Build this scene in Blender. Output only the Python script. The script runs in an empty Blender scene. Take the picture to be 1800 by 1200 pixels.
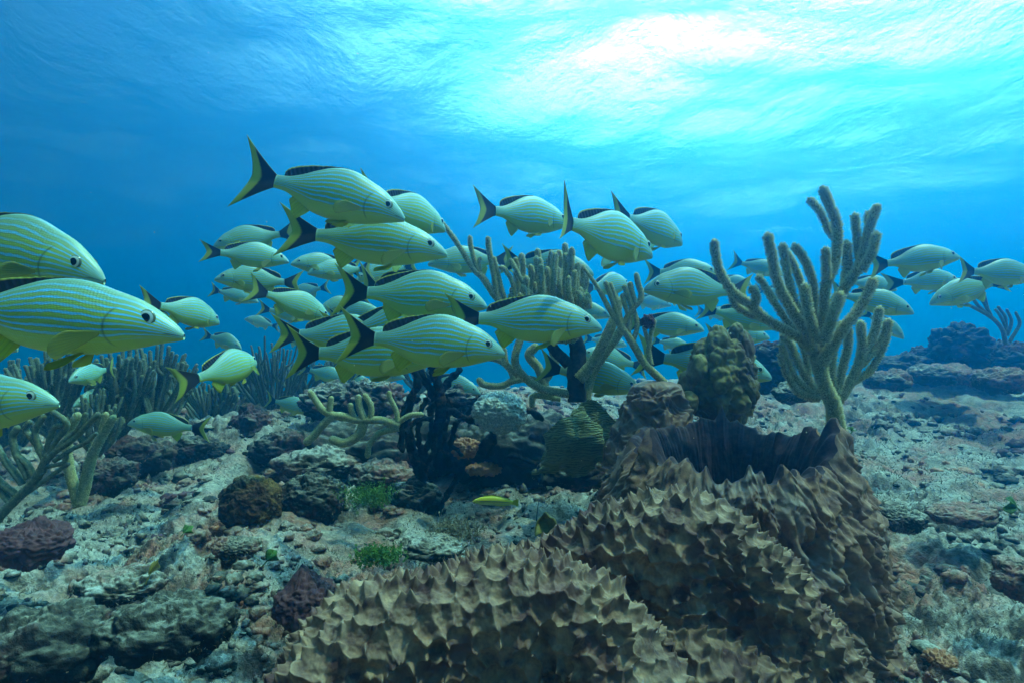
import bpy, bmesh, math, random
import numpy as np
from mathutils import Vector, Matrix
sc = bpy.context.scene
col = sc.collection
rad = math.radians
CZ = 0.55            # camera height above the reef floor, metres
F = 1000.0           # focal length in pixels of the 1800 px wide photograph

# ---------------------------------------------------------------- camera
cam_d = bpy.data.cameras.new('camera'); cam = bpy.data.objects.new('camera', cam_d); col.objects.link(cam)
cam.location = (0, 0, CZ); cam.rotation_euler = (rad(90), 0, 0)
cam_d.sensor_width = 36; cam_d.lens = 36*F/1800
cam_d.clip_start = 0.02; cam_d.clip_end = 500
sc.camera = cam

# ---------------------------------------------------------------- sky, sun, exposure
SUN_EL, SUN_AZ = 68.0, 98.0
w = bpy.data.worlds.new('World'); sc.world = w; w.use_nodes = True
nt = w.node_tree; nt.nodes.clear()
sky = nt.nodes.new('ShaderNodeTexSky'); sky.sky_type = 'NISHITA'; sky.sun_disc = False
sky.sun_elevation = rad(SUN_EL); sky.sun_rotation = rad(SUN_AZ)
sky.air_density = 1.0; sky.dust_density = 2.5; sky.ozone_density = 0
bg = nt.nodes.new('ShaderNodeBackground'); bg.inputs['Strength'].default_value = 0.09
wo = nt.nodes.new('ShaderNodeOutputWorld')
# glow patch and halo added to the sky, imitating sun glitter through the water
GLOW_AZ, GLOW_EL, GLOW_K, GLOW_IN, GLOW_OUT = 28.0, 50.0, 98.0, 4.0, 41.0
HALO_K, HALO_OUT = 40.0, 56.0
_n = lambda t: nt.nodes.new(t)
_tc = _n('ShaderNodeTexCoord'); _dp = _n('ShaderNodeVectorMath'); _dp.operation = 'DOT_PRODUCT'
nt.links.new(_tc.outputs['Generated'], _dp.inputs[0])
_dp.inputs[1].default_value = (math.cos(rad(GLOW_EL))*math.sin(rad(GLOW_AZ)), math.cos(rad(GLOW_EL))*math.cos(rad(GLOW_AZ)), math.sin(rad(GLOW_EL)))
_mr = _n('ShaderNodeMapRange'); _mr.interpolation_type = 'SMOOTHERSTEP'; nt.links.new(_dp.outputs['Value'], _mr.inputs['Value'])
_mr.inputs['From Min'].default_value = math.cos(rad(GLOW_OUT)); _mr.inputs['From Max'].default_value = math.cos(rad(GLOW_IN))
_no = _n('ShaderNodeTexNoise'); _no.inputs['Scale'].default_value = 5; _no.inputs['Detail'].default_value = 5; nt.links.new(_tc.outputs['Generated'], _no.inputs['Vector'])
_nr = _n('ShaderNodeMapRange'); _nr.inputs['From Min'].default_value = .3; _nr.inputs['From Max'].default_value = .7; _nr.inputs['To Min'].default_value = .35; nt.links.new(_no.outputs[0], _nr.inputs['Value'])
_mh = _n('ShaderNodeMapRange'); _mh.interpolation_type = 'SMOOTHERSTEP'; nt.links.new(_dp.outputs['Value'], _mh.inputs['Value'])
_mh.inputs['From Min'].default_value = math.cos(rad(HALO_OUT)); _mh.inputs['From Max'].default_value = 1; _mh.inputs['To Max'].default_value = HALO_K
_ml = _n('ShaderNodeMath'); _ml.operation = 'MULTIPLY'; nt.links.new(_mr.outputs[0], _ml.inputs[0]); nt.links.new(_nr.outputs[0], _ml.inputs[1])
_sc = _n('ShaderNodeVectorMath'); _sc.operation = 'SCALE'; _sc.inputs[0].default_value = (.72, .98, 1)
_m2 = _n('ShaderNodeMath'); _m2.operation = 'MULTIPLY'; _m2.inputs[1].default_value = GLOW_K; nt.links.new(_ml.outputs[0], _m2.inputs[0]); _m3 = _n('ShaderNodeMath'); _m3.operation = 'ADD'; nt.links.new(_m2.outputs[0], _m3.inputs[0]); nt.links.new(_mh.outputs[0], _m3.inputs[1]); nt.links.new(_m3.outputs[0], _sc.inputs['Scale'])
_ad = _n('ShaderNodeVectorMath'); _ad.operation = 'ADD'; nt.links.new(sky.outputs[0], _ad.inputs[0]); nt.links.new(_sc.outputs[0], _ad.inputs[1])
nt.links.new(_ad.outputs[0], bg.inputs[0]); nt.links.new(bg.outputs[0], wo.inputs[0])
sd = bpy.data.lights.new('sun', 'SUN'); sd.energy = 5.0; sd.angle = rad(0.5); sd.color = (1, .92, .72)
sun = bpy.data.objects.new('sun', sd); col.objects.link(sun)
e, a = rad(SUN_EL), rad(SUN_AZ)
to_sun = Vector((math.cos(e)*math.sin(a), math.cos(e)*math.cos(a), math.sin(e)))
sun.rotation_euler = to_sun.to_track_quat('Z', 'Y').to_euler()
sun.location = (3, 8, 12)
vs = sc.view_settings; vs.view_transform = 'Standard'; vs.look = 'None'; vs.gamma = 1; vs.exposure = 0.35
cy = sc.cycles
cy.volume_bounces = 2; cy.max_bounces = 8; cy.transparent_max_bounces = 24; cy.diffuse_bounces = 3; cy.glossy_bounces=2
cy.use_denoising = True; cy.sample_clamp_indirect = 6.0
# ---------------------------------------------------------------- shader helpers
def new_mat(name):
    m = bpy.data.materials.new(name); m.use_nodes = True; m.node_tree.nodes.clear()
    return m, m.node_tree
class NT:
    def __init__(s, nt): s.nt = nt
    def n(s, t, ins=None, **kw):
        nd = s.nt.nodes.new(t)
        for k, v in kw.items(): setattr(nd, k, v)
        for k, v in (ins or {}).items():
            sk = nd.inputs[k]
            if hasattr(v, 'is_linked') or isinstance(v, bpy.types.NodeSocket): s.nt.links.new(v, sk)
            else: sk.default_value = v
        return nd
    def math(s, op, a, b=0.0, c=0.0, clamp=False):
        nd = s.n('ShaderNodeMath', {0: a, 1: b, 2: c}, operation=op, use_clamp=clamp); return nd.outputs[0]
    def noise(s, vec, scale, detail=4, rough=.55, dist=0):
        return s.n('ShaderNodeTexNoise', {'Vector': vec, 'Scale': scale, 'Detail': detail, 'Roughness': rough, 'Distortion': dist}).outputs[0]
    def ramp(s, fac, stops, interp='LINEAR'):
        nd = s.n('ShaderNodeValToRGB', {0: fac}); cr = nd.color_ramp; cr.interpolation = interp
        while len(cr.elements) < len(stops): cr.elements.new(.5)
        for el, (p, c) in zip(cr.elements, stops):
            el.position = p; el.color = (c, c, c, 1) if isinstance(c, (int, float)) else (*c, 1)
        return nd.outputs[0]
    def mix(s, fac, a, b, blend='MIX'):
        nd = s.n('ShaderNodeMix', data_type='RGBA', blend_type=blend)
        for i, v in ((0, fac), (6, a), (7, b)):
            sk = nd.inputs[i]
            if isinstance(v, bpy.types.NodeSocket): s.nt.links.new(v, sk)
            else: sk.default_value = v if i == 0 else (*v[:3], 1)
        return nd.outputs[2]

# ---------------------------------------------------------------- water surface and the water body
SURF = CZ + 4.2
def make_surface():
    # waves: real geometry, one sheet
    n = 700
    u = np.linspace(-1, 1, n)
    ax = np.sign(u)*(np.abs(u)**1.8)*64
    X, Y = np.meshgrid(ax, ax + 6)
    rng = np.random.RandomState(4); Z = np.zeros_like(X)
    for k in range(46):
        lam = 0.5*(1.13**(k % 26)); th = rng.normal(1.2, .75)
        amp = .0095*lam*rng.uniform(.5, 1.2); ph = rng.uniform(0, 6.28)
        kx, ky = math.cos(th)*2*math.pi/lam, math.sin(th)*2*math.pi/lam
        spacing = np.maximum(np.abs(X), np.abs(Y-6))**.45*.18 + .02
        fade = np.clip(lam/(spacing*4), 0, 1)**2
        Z += amp*fade*np.sin(kx*X+ky*Y+ph + .6*np.sin(.31*kx*Y+ph))
    v = np.stack([X, Y, Z+SURF], -1).reshape(-1, 3)
    idx = np.arange(n*n).reshape(n, n)
    f = np.stack([idx[:-1, :-1], idx[:-1, 1:], idx[1:, 1:], idx[1:, :-1]], -1).reshape(-1, 4)
    me = bpy.data.meshes.new('water_surface'); me.from_pydata(v.tolist(), [], f.tolist())
    me.polygons.foreach_set('use_smooth', [True]*len(me.polygons))
    o = bpy.data.objects.new('water_surface', me); col.objects.link(o); o['kind'] = 'structure'
    m, t = new_mat('sea_surface'); N = NT(t)
    geo = N.n('ShaderNodeNewGeometry')
    tc = N.n('ShaderNodeTexCoord').outputs['Object']
    mp = N.n('ShaderNodeMapping', {'Vector': tc, 'Scale': (.62, .42, 1), 'Rotation': (0, 0, rad(24))}).outputs[0]
    h = N.noise(mp, 2.4, 8, .6, .12)
    bump = N.n('ShaderNodeBump', {'Height': h, 'Distance': .17, 'Strength': 1.0}).outputs[0]
    dot = N.n('ShaderNodeVectorMath', {0: bump, 1: geo.outputs['Incoming']}, operation='DOT_PRODUCT').outputs['Value']
    dot = N.math('ABSOLUTE', dot)
    win = N.n('ShaderNodeMapRange', {'Value': dot, 'From Min': SN0, 'From Max': SN1, 'To Min': .12}, interpolation_type='SMOOTHSTEP').outputs[0]
    tr = N.n('ShaderNodeBsdfTransparent', {'Color': (.46, .97, 1, 1)})
    gl = N.n('ShaderNodeBsdfGlossy', {'Color': (.9, .95, 1, 1), 'Roughness': .08, 'Normal': bump})
    mx = N.n('ShaderNodeMixShader', {0: win, 1: gl.outputs[0], 2: tr.outputs[0]})
    out = N.n('ShaderNodeOutputMaterial', {'Surface': mx.outputs[0]})
    me.materials.append(m)
    return o
SN0, SN1 = .33, .80
make_surface()
def make_haze():
    m, t = new_mat('sea_water'); N = NT(t)
    pv = N.n('ShaderNodeVolumePrincipled', {'Color': HC, 'Absorption Color': HA, 'Density': HD, 'Anisotropy': HG})
    N.n('ShaderNodeOutputMaterial', {'Volume': pv.outputs[0]})
    bm = bmesh.new(); bmesh.ops.create_cube(bm, size=1)
    x0, x1, y0, y1, z0, z1 = -58, 58, -50, 62, -5.5, SURF+.8
    for v in bm.verts: v.co = Vector(((x0+x1)/2+v.co.x*(x1-x0), (y0+y1)/2+v.co.y*(y1-y0), (z0+z1)/2+v.co.z*(z1-z0)))
    me = bpy.data.meshes.new('haze'); bm.to_mesh(me); bm.free(); me.materials.append(m)
    o = bpy.data.objects.new('haze', me); col.objects.link(o); o['kind'] = 'stuff'
HC = (0, .268, .63, 1); HA = (.22, .33, .40, 1); HD = .165; HG = .86
make_haze()

# ---------------------------------------------------------------- mesh helpers
def P(px, py, d):
    """a point of the place seen at photograph pixel (px, py), d metres ahead"""
    return Vector(((px-900)/F*d, d, CZ-(py-600)/F*d))
_perm = np.random.RandomState(11).permutation(256); _perm = np.concatenate([_perm]*3)
_gr = np.random.RandomState(12).normal(size=(256, 3)); _gr /= np.linalg.norm(_gr, axis=1)[:, None]
def pn(p):
    """3D gradient noise, about -0.7..0.7"""
    p = np.asarray(p, float); i = np.floor(p).astype(int); f = p-i; i &= 255
    u = f*f*f*(f*(f*6-15)+10); r = 0
    for dx in (0, 1):
        for dy in (0, 1):
            for dz in (0, 1):
                h = _perm[_perm[_perm[(i[:, 0]+dx) & 255]+((i[:, 1]+dy) & 255)]+((i[:, 2]+dz) & 255)] & 255
                g = _gr[h]; d = (g*(f-np.array([dx, dy, dz]))).sum(1)
                wt = (u[:, 0] if dx else 1-u[:, 0])*(u[:, 1] if dy else 1-u[:, 1])*(u[:, 2] if dz else 1-u[:, 2])
                r = r+wt*d
    return r
def fbm(p, sc_, oc=4, gain=.5, mode=0):
    p = np.asarray(p, float)*sc_; a = 1; r = 0
    for k in range(oc):
        v = pn(p+17.3*k)
        if mode == 1: v = np.abs(v)*2-.5           # billow: pillows with sharp creases
        if mode == 2: v = .5-np.abs(v)*2           # ridges
        r = r+a*v; a *= gain; p = p*2.03
    return r
def worley(p, seeds, k=1):
    """distance to the nearest (or the k nearest) of the seed points"""
    if k > 1:
        out = np.empty((len(p), k))
        for s in range(0, len(p), 20000):
            q = p[s:s+20000]; d = (q**2).sum(1)[:, None]+(seeds**2).sum(1)[None]-2*q@seeds.T
            out[s:s+20000] = np.sqrt(np.maximum(np.sort(np.partition(d, k, axis=1)[:, :k], axis=1), 0))
        return out
    out = np.empty(len(p))
    for s in range(0, len(p), 20000):
        q = p[s:s+20000]
        d = ((q[:, None, :]-seeds[None])**2).sum(2)
        out[s:s+20000] = np.sqrt(d.min(1))
    return out
def mesh_obj(name, v, f, mat=None, parent=None, smooth=True, uv=None, loc=None):
    me = bpy.data.meshes.new(name)
    v = np.asarray(v, float)
    if loc is not None: v = v-np.array(loc)
    fl = [list(map(int, q)) for q in f] if not isinstance(f, np.ndarray) else f.tolist()
    me.from_pydata(v.tolist(), [], fl)
    if smooth: me.polygons.foreach_set('use_smooth', [True]*len(me.polygons))
    if uv is not None:
        lay = me.uv_layers.new(name='uv'); li = np.empty(len(me.loops), int); me.loops.foreach_get('vertex_index', li)
        lay.data.foreach_set('uv', np.asarray(uv, float)[li].ravel())
    for m in (mat if isinstance(mat, (list, tuple)) else [mat]):
        if m: me.materials.append(m)
    o = bpy.data.objects.new(name, me); col.objects.link(o)
    if loc is not None: o.location = loc
    if parent is not None: o.parent = parent
    return o
def tag(o, label, cat, group=None, kind=None):
    o['label'] = label; o['category'] = cat
    if group: o['group'] = group
    if kind: o['kind'] = kind
    return o
def empty(name, loc):
    o = bpy.data.objects.new(name, None); col.objects.link(o); o.location = loc; o.empty_display_size = .05
    return o
def gridf(n, m, wrap=False):
    """faces of an n x m vertex grid (row major), wrapping along m if asked"""
    i = np.arange(n*m).reshape(n, m)
    if wrap: i = np.concatenate([i, i[:, :1]], 1)
    return np.stack([i[:-1, :-1], i[:-1, 1:], i[1:, 1:], i[1:, :-1]], -1).reshape(-1, 4)
def vnormals(v, f):
    n = np.zeros_like(v)
    fn = np.cross(v[f[:, 2]]-v[f[:, 0]], v[f[:, 3]]-v[f[:, 1]])
    for k in range(4): np.add.at(n, f[:, k], fn)
    return n/np.maximum(np.linalg.norm(n, axis=1)[:, None], 1e-12)
def catmull(pts, n):
    """smooth curve through the rows of pts"""
    pts = np.asarray(pts, float)
    if len(pts) == 2: pts = np.array([pts[0], (pts[0]+pts[1])/2, pts[1]])
    q = np.vstack([2*pts[0]-pts[1], pts, 2*pts[-1]-pts[-2]])
    t = np.linspace(0, len(pts)-1-1e-6, n); i = t.astype(int); u = (t-i)[:, None]
    a, b, c, d = q[i], q[i+1], q[i+2], q[i+3]
    return .5*(2*b+(c-a)*u+(2*a-5*b+4*c-d)*u**2+(3*b-a-3*c+d)*u**3)
class MB:
    def __init__(s): s.v = []; s.f = []; s.n = 0
    def add(s, v, f):
        v = np.asarray(v, float); f = np.asarray(f, int)
        s.v.append(v); s.f += (f+s.n).tolist(); s.n += len(v)
    def build(s, name, mat, parent=None, loc=None, smooth=True): return mesh_obj(name, np.vstack(s.v), s.f, mat, parent, smooth, loc=loc)

# ---------------------------------------------------------------- materials of the reef
def finish(N, colour, rough=.85, bump=None, dist=.004, strength=1.0, sss=0, translucent=0, spec=.25):
    ins = {'Base Color': colour, 'Roughness': rough, 'Specular IOR Level': spec}
    if bump is not None:
        ins['Normal'] = N.n('ShaderNodeBump', {'Height': bump, 'Distance': dist, 'Strength': strength}).outputs[0]
    b = N.n('ShaderNodeBsdfPrincipled', ins); s = b.outputs[0]
    if translucent:
        t = N.n('ShaderNodeBsdfTranslucent', {'Color': colour})
        s = N.n('ShaderNodeMixShader', {0: translucent, 1: s, 2: t.outputs[0]}).outputs[0]
    N.n('ShaderNodeOutputMaterial', {'Surface': s})
def rocky(name, pale, mid, dark, red=(.2, .06, .04), scale=9, sediment=.55, redness=.0, bumpd=.006, fine=110):
    """rock or skeleton: pale sediment lies on what faces up, turf and crusts elsewhere"""
    m, t = new_mat(name); N = NT(t)
    tc = N.n('ShaderNodeNewGeometry').outputs['Position']
    nz = N.n('ShaderNodeSeparateXYZ', {0: N.n('ShaderNodeNewGeometry').outputs['Normal']}).outputs[2]
    n1 = N.noise(tc, scale, 5, .6); n2 = N.noise(tc, scale*5, 5, .7); n3 = N.noise(tc, fine, 4, .7); n4 = N.noise(tc, scale*.45, 4, .6, .8)
    k = N.math('ADD', N.math('MULTIPLY', nz, .55), N.math('MULTIPLY', n1, .7)); k = N.math('ADD', k, N.math('MULTIPLY', n2, .9))
    k = N.math('SUBTRACT', k, 1.45-sediment)
    c = N.mix(N.ramp(N.math('ADD', N.math('MULTIPLY', k, 1.1), .12), [(0, 0), (.5, 1)]), dark, mid)
    c = N.mix(N.ramp(k, [(.22, 0), (.62, 1)]), c, pale)
    rr = N.ramp(N.math('ADD', n4, redness), [(.57, 0), (.66, 1)])
    c = N.mix(N.math('MULTIPLY', rr, N.ramp(n2, [(.35, 0), (.6, .9)])), c, red)
    c = N.mix(N.ramp(n3, [(.42, .42), (.62, 0)]), c, (.02, .022, .02))
    h = N.math('ADD', N.math('MULTIPLY', n2, 1.3), N.math('MULTIPLY', n3, .7))
    finish(N, c, .95, h, bumpd, 1.0, spec=.08)
    return m
def spotted(name, base, tip, scale=60, rough=.8, bumpd=.003, spec=.2, tr=0, mottled=None):
    m, t = new_mat(name); N = NT(t)
    tc = N.n('ShaderNodeNewGeometry').outputs['Position']
    n1 = N.noise(tc, scale, 5, .65); n0 = N.noise(tc, scale*.22, 4, .6)
    c = N.mix(N.ramp(n1, [(.35, 0), (.68, 1)]), base, tip)
    if mottled: c = N.mix(N.ramp(n0, [(.5, 0), (.62, 1)]), c, mottled)
    finish(N, c, rough, n1, bumpd, .8, translucent=tr, spec=spec)
    return m
M = {}
M['reef'] = rocky('reef_ground', (.54, .49, .41), (.24, .175, .12), (.045, .032, .026), (.44, .16, .10), 5, .57, .085, .013)
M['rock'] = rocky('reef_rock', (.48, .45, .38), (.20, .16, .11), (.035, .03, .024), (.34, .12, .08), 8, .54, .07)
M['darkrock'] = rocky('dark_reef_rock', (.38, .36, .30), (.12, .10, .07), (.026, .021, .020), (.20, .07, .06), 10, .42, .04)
M['ball'] = rocky('ball_sponge', (.34, .33, .25), (.16, .075, .02), (.05, .016, .006), (.22, .12, .02), 14, .32, .06)
M['pale'] = spotted('pale_head_coral', (.20, .20, .17), (.55, .53, .46), 190, .9, .004)
M['sponge'] = spotted('brown_sponge', (.10, .038, .030), (.34, .17, .09), 42, .7, .003, .3, mottled=(.20, .13, .10))
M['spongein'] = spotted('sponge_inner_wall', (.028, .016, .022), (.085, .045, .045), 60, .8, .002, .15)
M['spiny'] = spotted('spiny_sponge', (.075, .028, .026), (.38, .22, .13), 34, .75, .002, .15, mottled=(.13, .055, .045))
M['knob'] = spotted('mustard_coral', (.09, .062, .022), (.30, .24, .085), 30, .8, .003, .2, mottled=(.09, .05, .035))
M['rod'] = spotted('sea_rod', (.17, .155, .07), (.42, .38, .19), 260, .9, .001, .1)
M['polyp'] = spotted('sea_rod_polyp', (.62, .56, .32), (.82, .76, .50), 90, .9, .001, .1, tr=.45)
M['plume'] = spotted('dim_sea_rod', (.07, .078, .05), (.18, .19, .11), 130, .9, .001, .1)
M['plumetip'] = spotted('dim_sea_rod_polyp', (.22, .23, .15), (.40, .40, .27), 130, .9, .001, .1, tr=.4)
M['trunk'] = spotted('dark_holdfast', (.012, .010, .012), (.06, .05, .045), 90, .9, .003, .1)
M['black'] = rocky('dead_branch', (.07, .05, .03), (.022, .015, .010), (.006, .005, .005), (.16, .07, .012), 30, .2, .02, .006)
M['orange'] = spotted('orange_sponge', (.26, .09, .035), (.42, .19, .09), 60, .7, .003, .2)
M['green'] = spotted('green_algae', (.045, .10, .015), (.12, .24, .035), 200, .6, .001, .2, tr=.4)
M['olive'] = spotted('olive_algae', (.16, .12, .02), (.28, .22, .05), 120, .7, .001, .2, tr=.3)
M['turf'] = spotted('turf_algae', (.10, .075, .045), (.30, .25, .16), 60, .9, .001, .1, tr=.3)
M['purple'] = spotted('purple_sponge', (.05, .018, .022), (.13, .045, .045), 60, .8, .003, .2)
m_, t_ = new_mat('ribbed_plate_coral'); N_ = NT(t_)
g_ = N_.n('ShaderNodeNewGeometry').outputs['Position']
wv = N_.n('ShaderNodeTexWave', {'Vector': N_.n('ShaderNodeMapping', {'Vector': g_, 'Rotation': (.3, .2, 0), 'Scale': (.5, .4, 1.5)}).outputs[0], 'Scale': 34.0, 'Distortion': 16.0, 'Detail': 4.0, 'Detail Scale': 1.2}, bands_direction='Z').outputs['Fac']
cc = N_.mix(N_.ramp(wv, [(.1, 0), (.75, 1)]), (.11, .115, .055), (.19, .20, .10))
finish(N_, cc, .85, N_.math('ADD', wv, N_.noise(g_, 150, 4, .7)), .0028, .8, spec=.1)
M['plate'] = m_

# ---------------------------------------------------------------- the reef floor, one sheet out to the open sea bed
def ground_z(x, y):
    """height of the reef floor without its fine relief"""
    x = np.asarray(x, float); y = np.asarray(y, float)
    p = np.stack([x, y, np.zeros_like(x)], -1).reshape(-1, 3)
    z = .015+.072*np.clip(y-.8, -3, 6)
    z = z+.03*np.clip(-x-.3, 0, 1.2)*np.clip(1.6-y, 0, 1)          # a little higher on the left near the lens
    z = z+.05*fbm(p, 1.1, 2).reshape(x.shape)
    hump = lambda cx, cy_, sx, sy, h: h*np.exp(-((x-cx)/sx)**2-((y-cy_)/sy)**2)
    z = z+hump(-.25, 2.75, .55, .35, .13)+hump(.0, 2.3, .4, .25, .06)+hump(2.6, 3.9, 1.2, .5, .07)+hump(-1.7, 2.6, .7, .5, .06)
    z = z-hump(-.75, .62, .35, .22, .10)                           # the dark hollow at bottom left
    edge = 3.75+.35*np.sin(x*.9+.5)+.10*x
    t = np.clip((y-edge)/5.5, 0, 1); z = z-3.6*t*t*(3-2*t)
    r = np.clip((np.hypot(x, y-2)-7)/9, 0, 1); z = np.minimum(z, z*(1-r)-3.6*r)
    return z
def ground_full(x, y):
    z = ground_z(x, y)
    p = np.stack([x, y, np.zeros_like(x)], -1).reshape(-1, 3)
    sh = x.shape
    near = np.clip(1.4-np.hypot(x, y)/9, .0, 1)
    wv_ = p+.12*np.stack([pn(p*3+5), pn(p*3+9), 0*p[:, 0]], -1)
    big = fbm(wv_, 2.6, 3, .55, 1).reshape(sh)*.078
    med = fbm(wv_+3, 9, 3, .55, 1).reshape(sh)*.030
    msk = np.clip(fbm(p+8, 1.7, 2).reshape(sh)*2.2+.62, .15, 1.15)
    fine = fbm(p, 42, 3, .6).reshape(sh)*.020
    pit = np.clip(fbm(p+31, 15, 2).reshape(sh)-.16, 0, 1)*-.13
    return z+near*(big+(med+fine+pit)*msk)
def make_ground():
    na, nr = 900, 620
    ang = np.linspace(rad(-58), rad(58), na); R = .28*(9.5/.28)**np.linspace(0, 1, nr)
    A, RR = np.meshgrid(ang, R); X = np.sin(A)*RR; Y = np.cos(A)*RR
    Z = ground_full(X, Y)
    v = np.stack([X, Y, Z], -1).reshape(-1, 3); f = gridf(nr, na)
    # the rest of the sheet: the wedge behind and the far sea bed, sewn to the edge of the fine part
    vs_, fs_ = [v], [f]; base = len(v)
    ring = [na*(nr-1)+i for i in range(na)]
    prev = np.array(ring)
    for rr in (12, 17, 24, 36, 56):
        x = np.sin(ang)*rr; y = np.cos(ang)*rr; z = ground_full(x, y)
        vs_.append(np.stack([x, y, z], -1)); cur = np.arange(base, base+na); base += na
        fs_.append(np.stack([prev[:-1], prev[1:], cur[1:], cur[:-1]], -1)); prev = cur
    # behind the camera, coarser
    nb = 160; ab = np.linspace(rad(58), rad(302), nb); Rb = np.concatenate([R[::20], [R[-1], 12, 17, 24, 36, 56]]); nb_r = len(Rb)
    A, RR = np.meshgrid(ab, Rb); X = np.sin(A)*RR; Y = np.cos(A)*RR
    vs_.append(np.stack([X, Y, ground_full(X, Y)], -1).reshape(-1, 3)); fs_.append(gridf(nb_r, nb)+base); base += nb*nb_r
    V_ = np.vstack(vs_); F_ = np.vstack(fs_)
    o = mesh_obj('reef_floor', V_, F_, M['reef']); o['kind'] = 'structure'
    return o
make_ground()
def gz(x, y): return float(ground_full(np.array([[x]]), np.array([[y]]))[0, 0])
def on_ground(px, d): 
    x = (px-900)/F*d; return Vector((x, d, gz(x, d)))

# loose coral rubble and turf: nobody could count them
def rubble():
    rng = np.random.RandomState(3); mb = MB()
    bmx = bmesh.new(); bmesh.ops.create_icosphere(bmx, subdivisions=1, radius=1)
    iv = np.array([q.co[:] for q in bmx.verts]); bmx.faces.ensure_lookup_table(); fi = np.array([[q.index for q in f_.verts] for f_ in bmx.faces]); bmx.free()
    n = 8000
    a = rng.uniform(rad(-50), rad(50), n); r = .45*(4.2/.45)**(rng.uniform(0, 1, n)**.85)
    x = np.sin(a)*r; y = np.cos(a)*r; z = ground_full(x[None], y[None])[0]
    dens = fbm(np.stack([x, y, z*0], -1), 2.3, 2)
    vs_, fs_ = [], []; k = 0
    for i in range(n):
        if dens[i] < -.12: continue
        s = .0035*(1+rng.exponential(1.0))*(.7+.3*r[i]); s = min(s, .011*(.5+.5*r[i]))
        v = iv*s*rng.uniform(.5, 1.3, 3)*(1+.35*rng.normal(size=(len(iv), 1)))
        th = rng.uniform(0, 6.28); c, s_ = math.cos(th), math.sin(th)
        v = v@np.array([[c, s_, 0], [-s_, c, 0], [0, 0, 1]])
        vs_.append(v+[x[i], y[i], z[i]+s*.2]); fs_.append(fi+k); k += len(iv)
    o = mesh_obj('coral_rubble', np.vstack(vs_), np.vstack(fs_), M['reef'], smooth=True); o['kind'] = 'stuff'
    o['label'] = 'loose coral rubble and grit strewn over the reef floor'; o['category'] = 'rubble'
def turf():
    rng = np.random.RandomState(7)
    n = 130000
    a = rng.uniform(rad(-50), rad(50), n); r = .45*(3.6/.45)**(rng.uniform(0, 1, n)**.8)
    x = np.sin(a)*r; y = np.cos(a)*r
    dens = fbm(np.stack([x, y, x*0], -1), 3.1, 3); keep = dens > -.10+.35*np.exp(-((x-.08)/.25)**2-((y-1.5)/.25)**2); x, y, r = x[keep], y[keep], r[keep]
    z = ground_full(x[None], y[None])[0]; n = len(x)
    h = rng.uniform(.002, .0075, n)*(.7+.4*r); w_ = h*.22
    th = rng.uniform(0, 6.28, n); lean = rng.normal(0, .8, (n, 2))*h[:, None]
    b = np.stack([x, y, z-.001], -1); dx = np.stack([np.cos(th)*w_, np.sin(th)*w_, 0*w_], -1)
    top = b+np.concatenate([lean, h[:, None]], 1)
    v = np.stack([b-dx, b+dx, top], 1).reshape(-1, 3); f = np.arange(3*n).reshape(n, 3)
    o = mesh_obj('turf_algae', v, f, M['turf'], smooth=False); o['kind'] = 'stuff'
    o['label'] = 'short fuzzy turf algae covering parts of the reef floor'; o['category'] = 'algae'
def nodules():
    rng = np.random.RandomState(19); bmx = bmesh.new(); bmesh.ops.create_icosphere(bmx, subdivisions=3, radius=1)
    iv = np.array([q.co[:] for q in bmx.verts]); fi = np.array([[q.index for q in f_.verts] for f_ in bmx.faces]); bmx.free()
    vs_, fs_, mi = [], [], []; k = 0
    for c in range(420):
        a = rng.uniform(rad(-48), rad(48)); r = .6*(4.2/.6)**(rng.uniform()**.8); x0, y0 = math.sin(a)*r, math.cos(a)*r
        if abs(x0-.09) < .3 and abs(y0-1.45) < .3: continue
        mat_i = rng.choice(6, p=[.30, .14, .10, .09, .05, .32])
        for j in range(rng.randint(3, 9)):
            x, y = x0+rng.normal(0, .028*(.5+.4*r)), y0+rng.normal(0, .028*(.5+.4*r)); s = rng.uniform(.006, .016)*(.55+.4*r)
            z = float(ground_full(np.array([[x]]), np.array([[y]]))[0, 0])
            o_ = rng.uniform(0, 50); q = iv*(.8+.75*np.abs(pn(iv*1.5+o_))+.55*np.abs(pn(iv*3.4+o_))+.35*pn(iv*8+o_))[:, None]*s*np.array([rng.uniform(.9, 1.6), rng.uniform(.9, 1.6), rng.uniform(.5, 1.1)])
            vs_.append(q+[x, y, z-s*.15]); fs_.append(fi+k); k += len(iv); mi += [mat_i]*len(fi)
    o = mesh_obj('small_coral_growth', np.vstack(vs_), np.vstack(fs_), [M['rock'], M['darkrock'], M['reef'], M['purple'], M['orange'], M['reef']]); o.data.polygons.foreach_set('material_index', mi)
    o['kind'] = 'stuff'; o['label'] = 'small knobby coral and sponge growth dotted over the reef floor'; o['category'] = 'coral growth'
rubble(); turf(); nodules()

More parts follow.
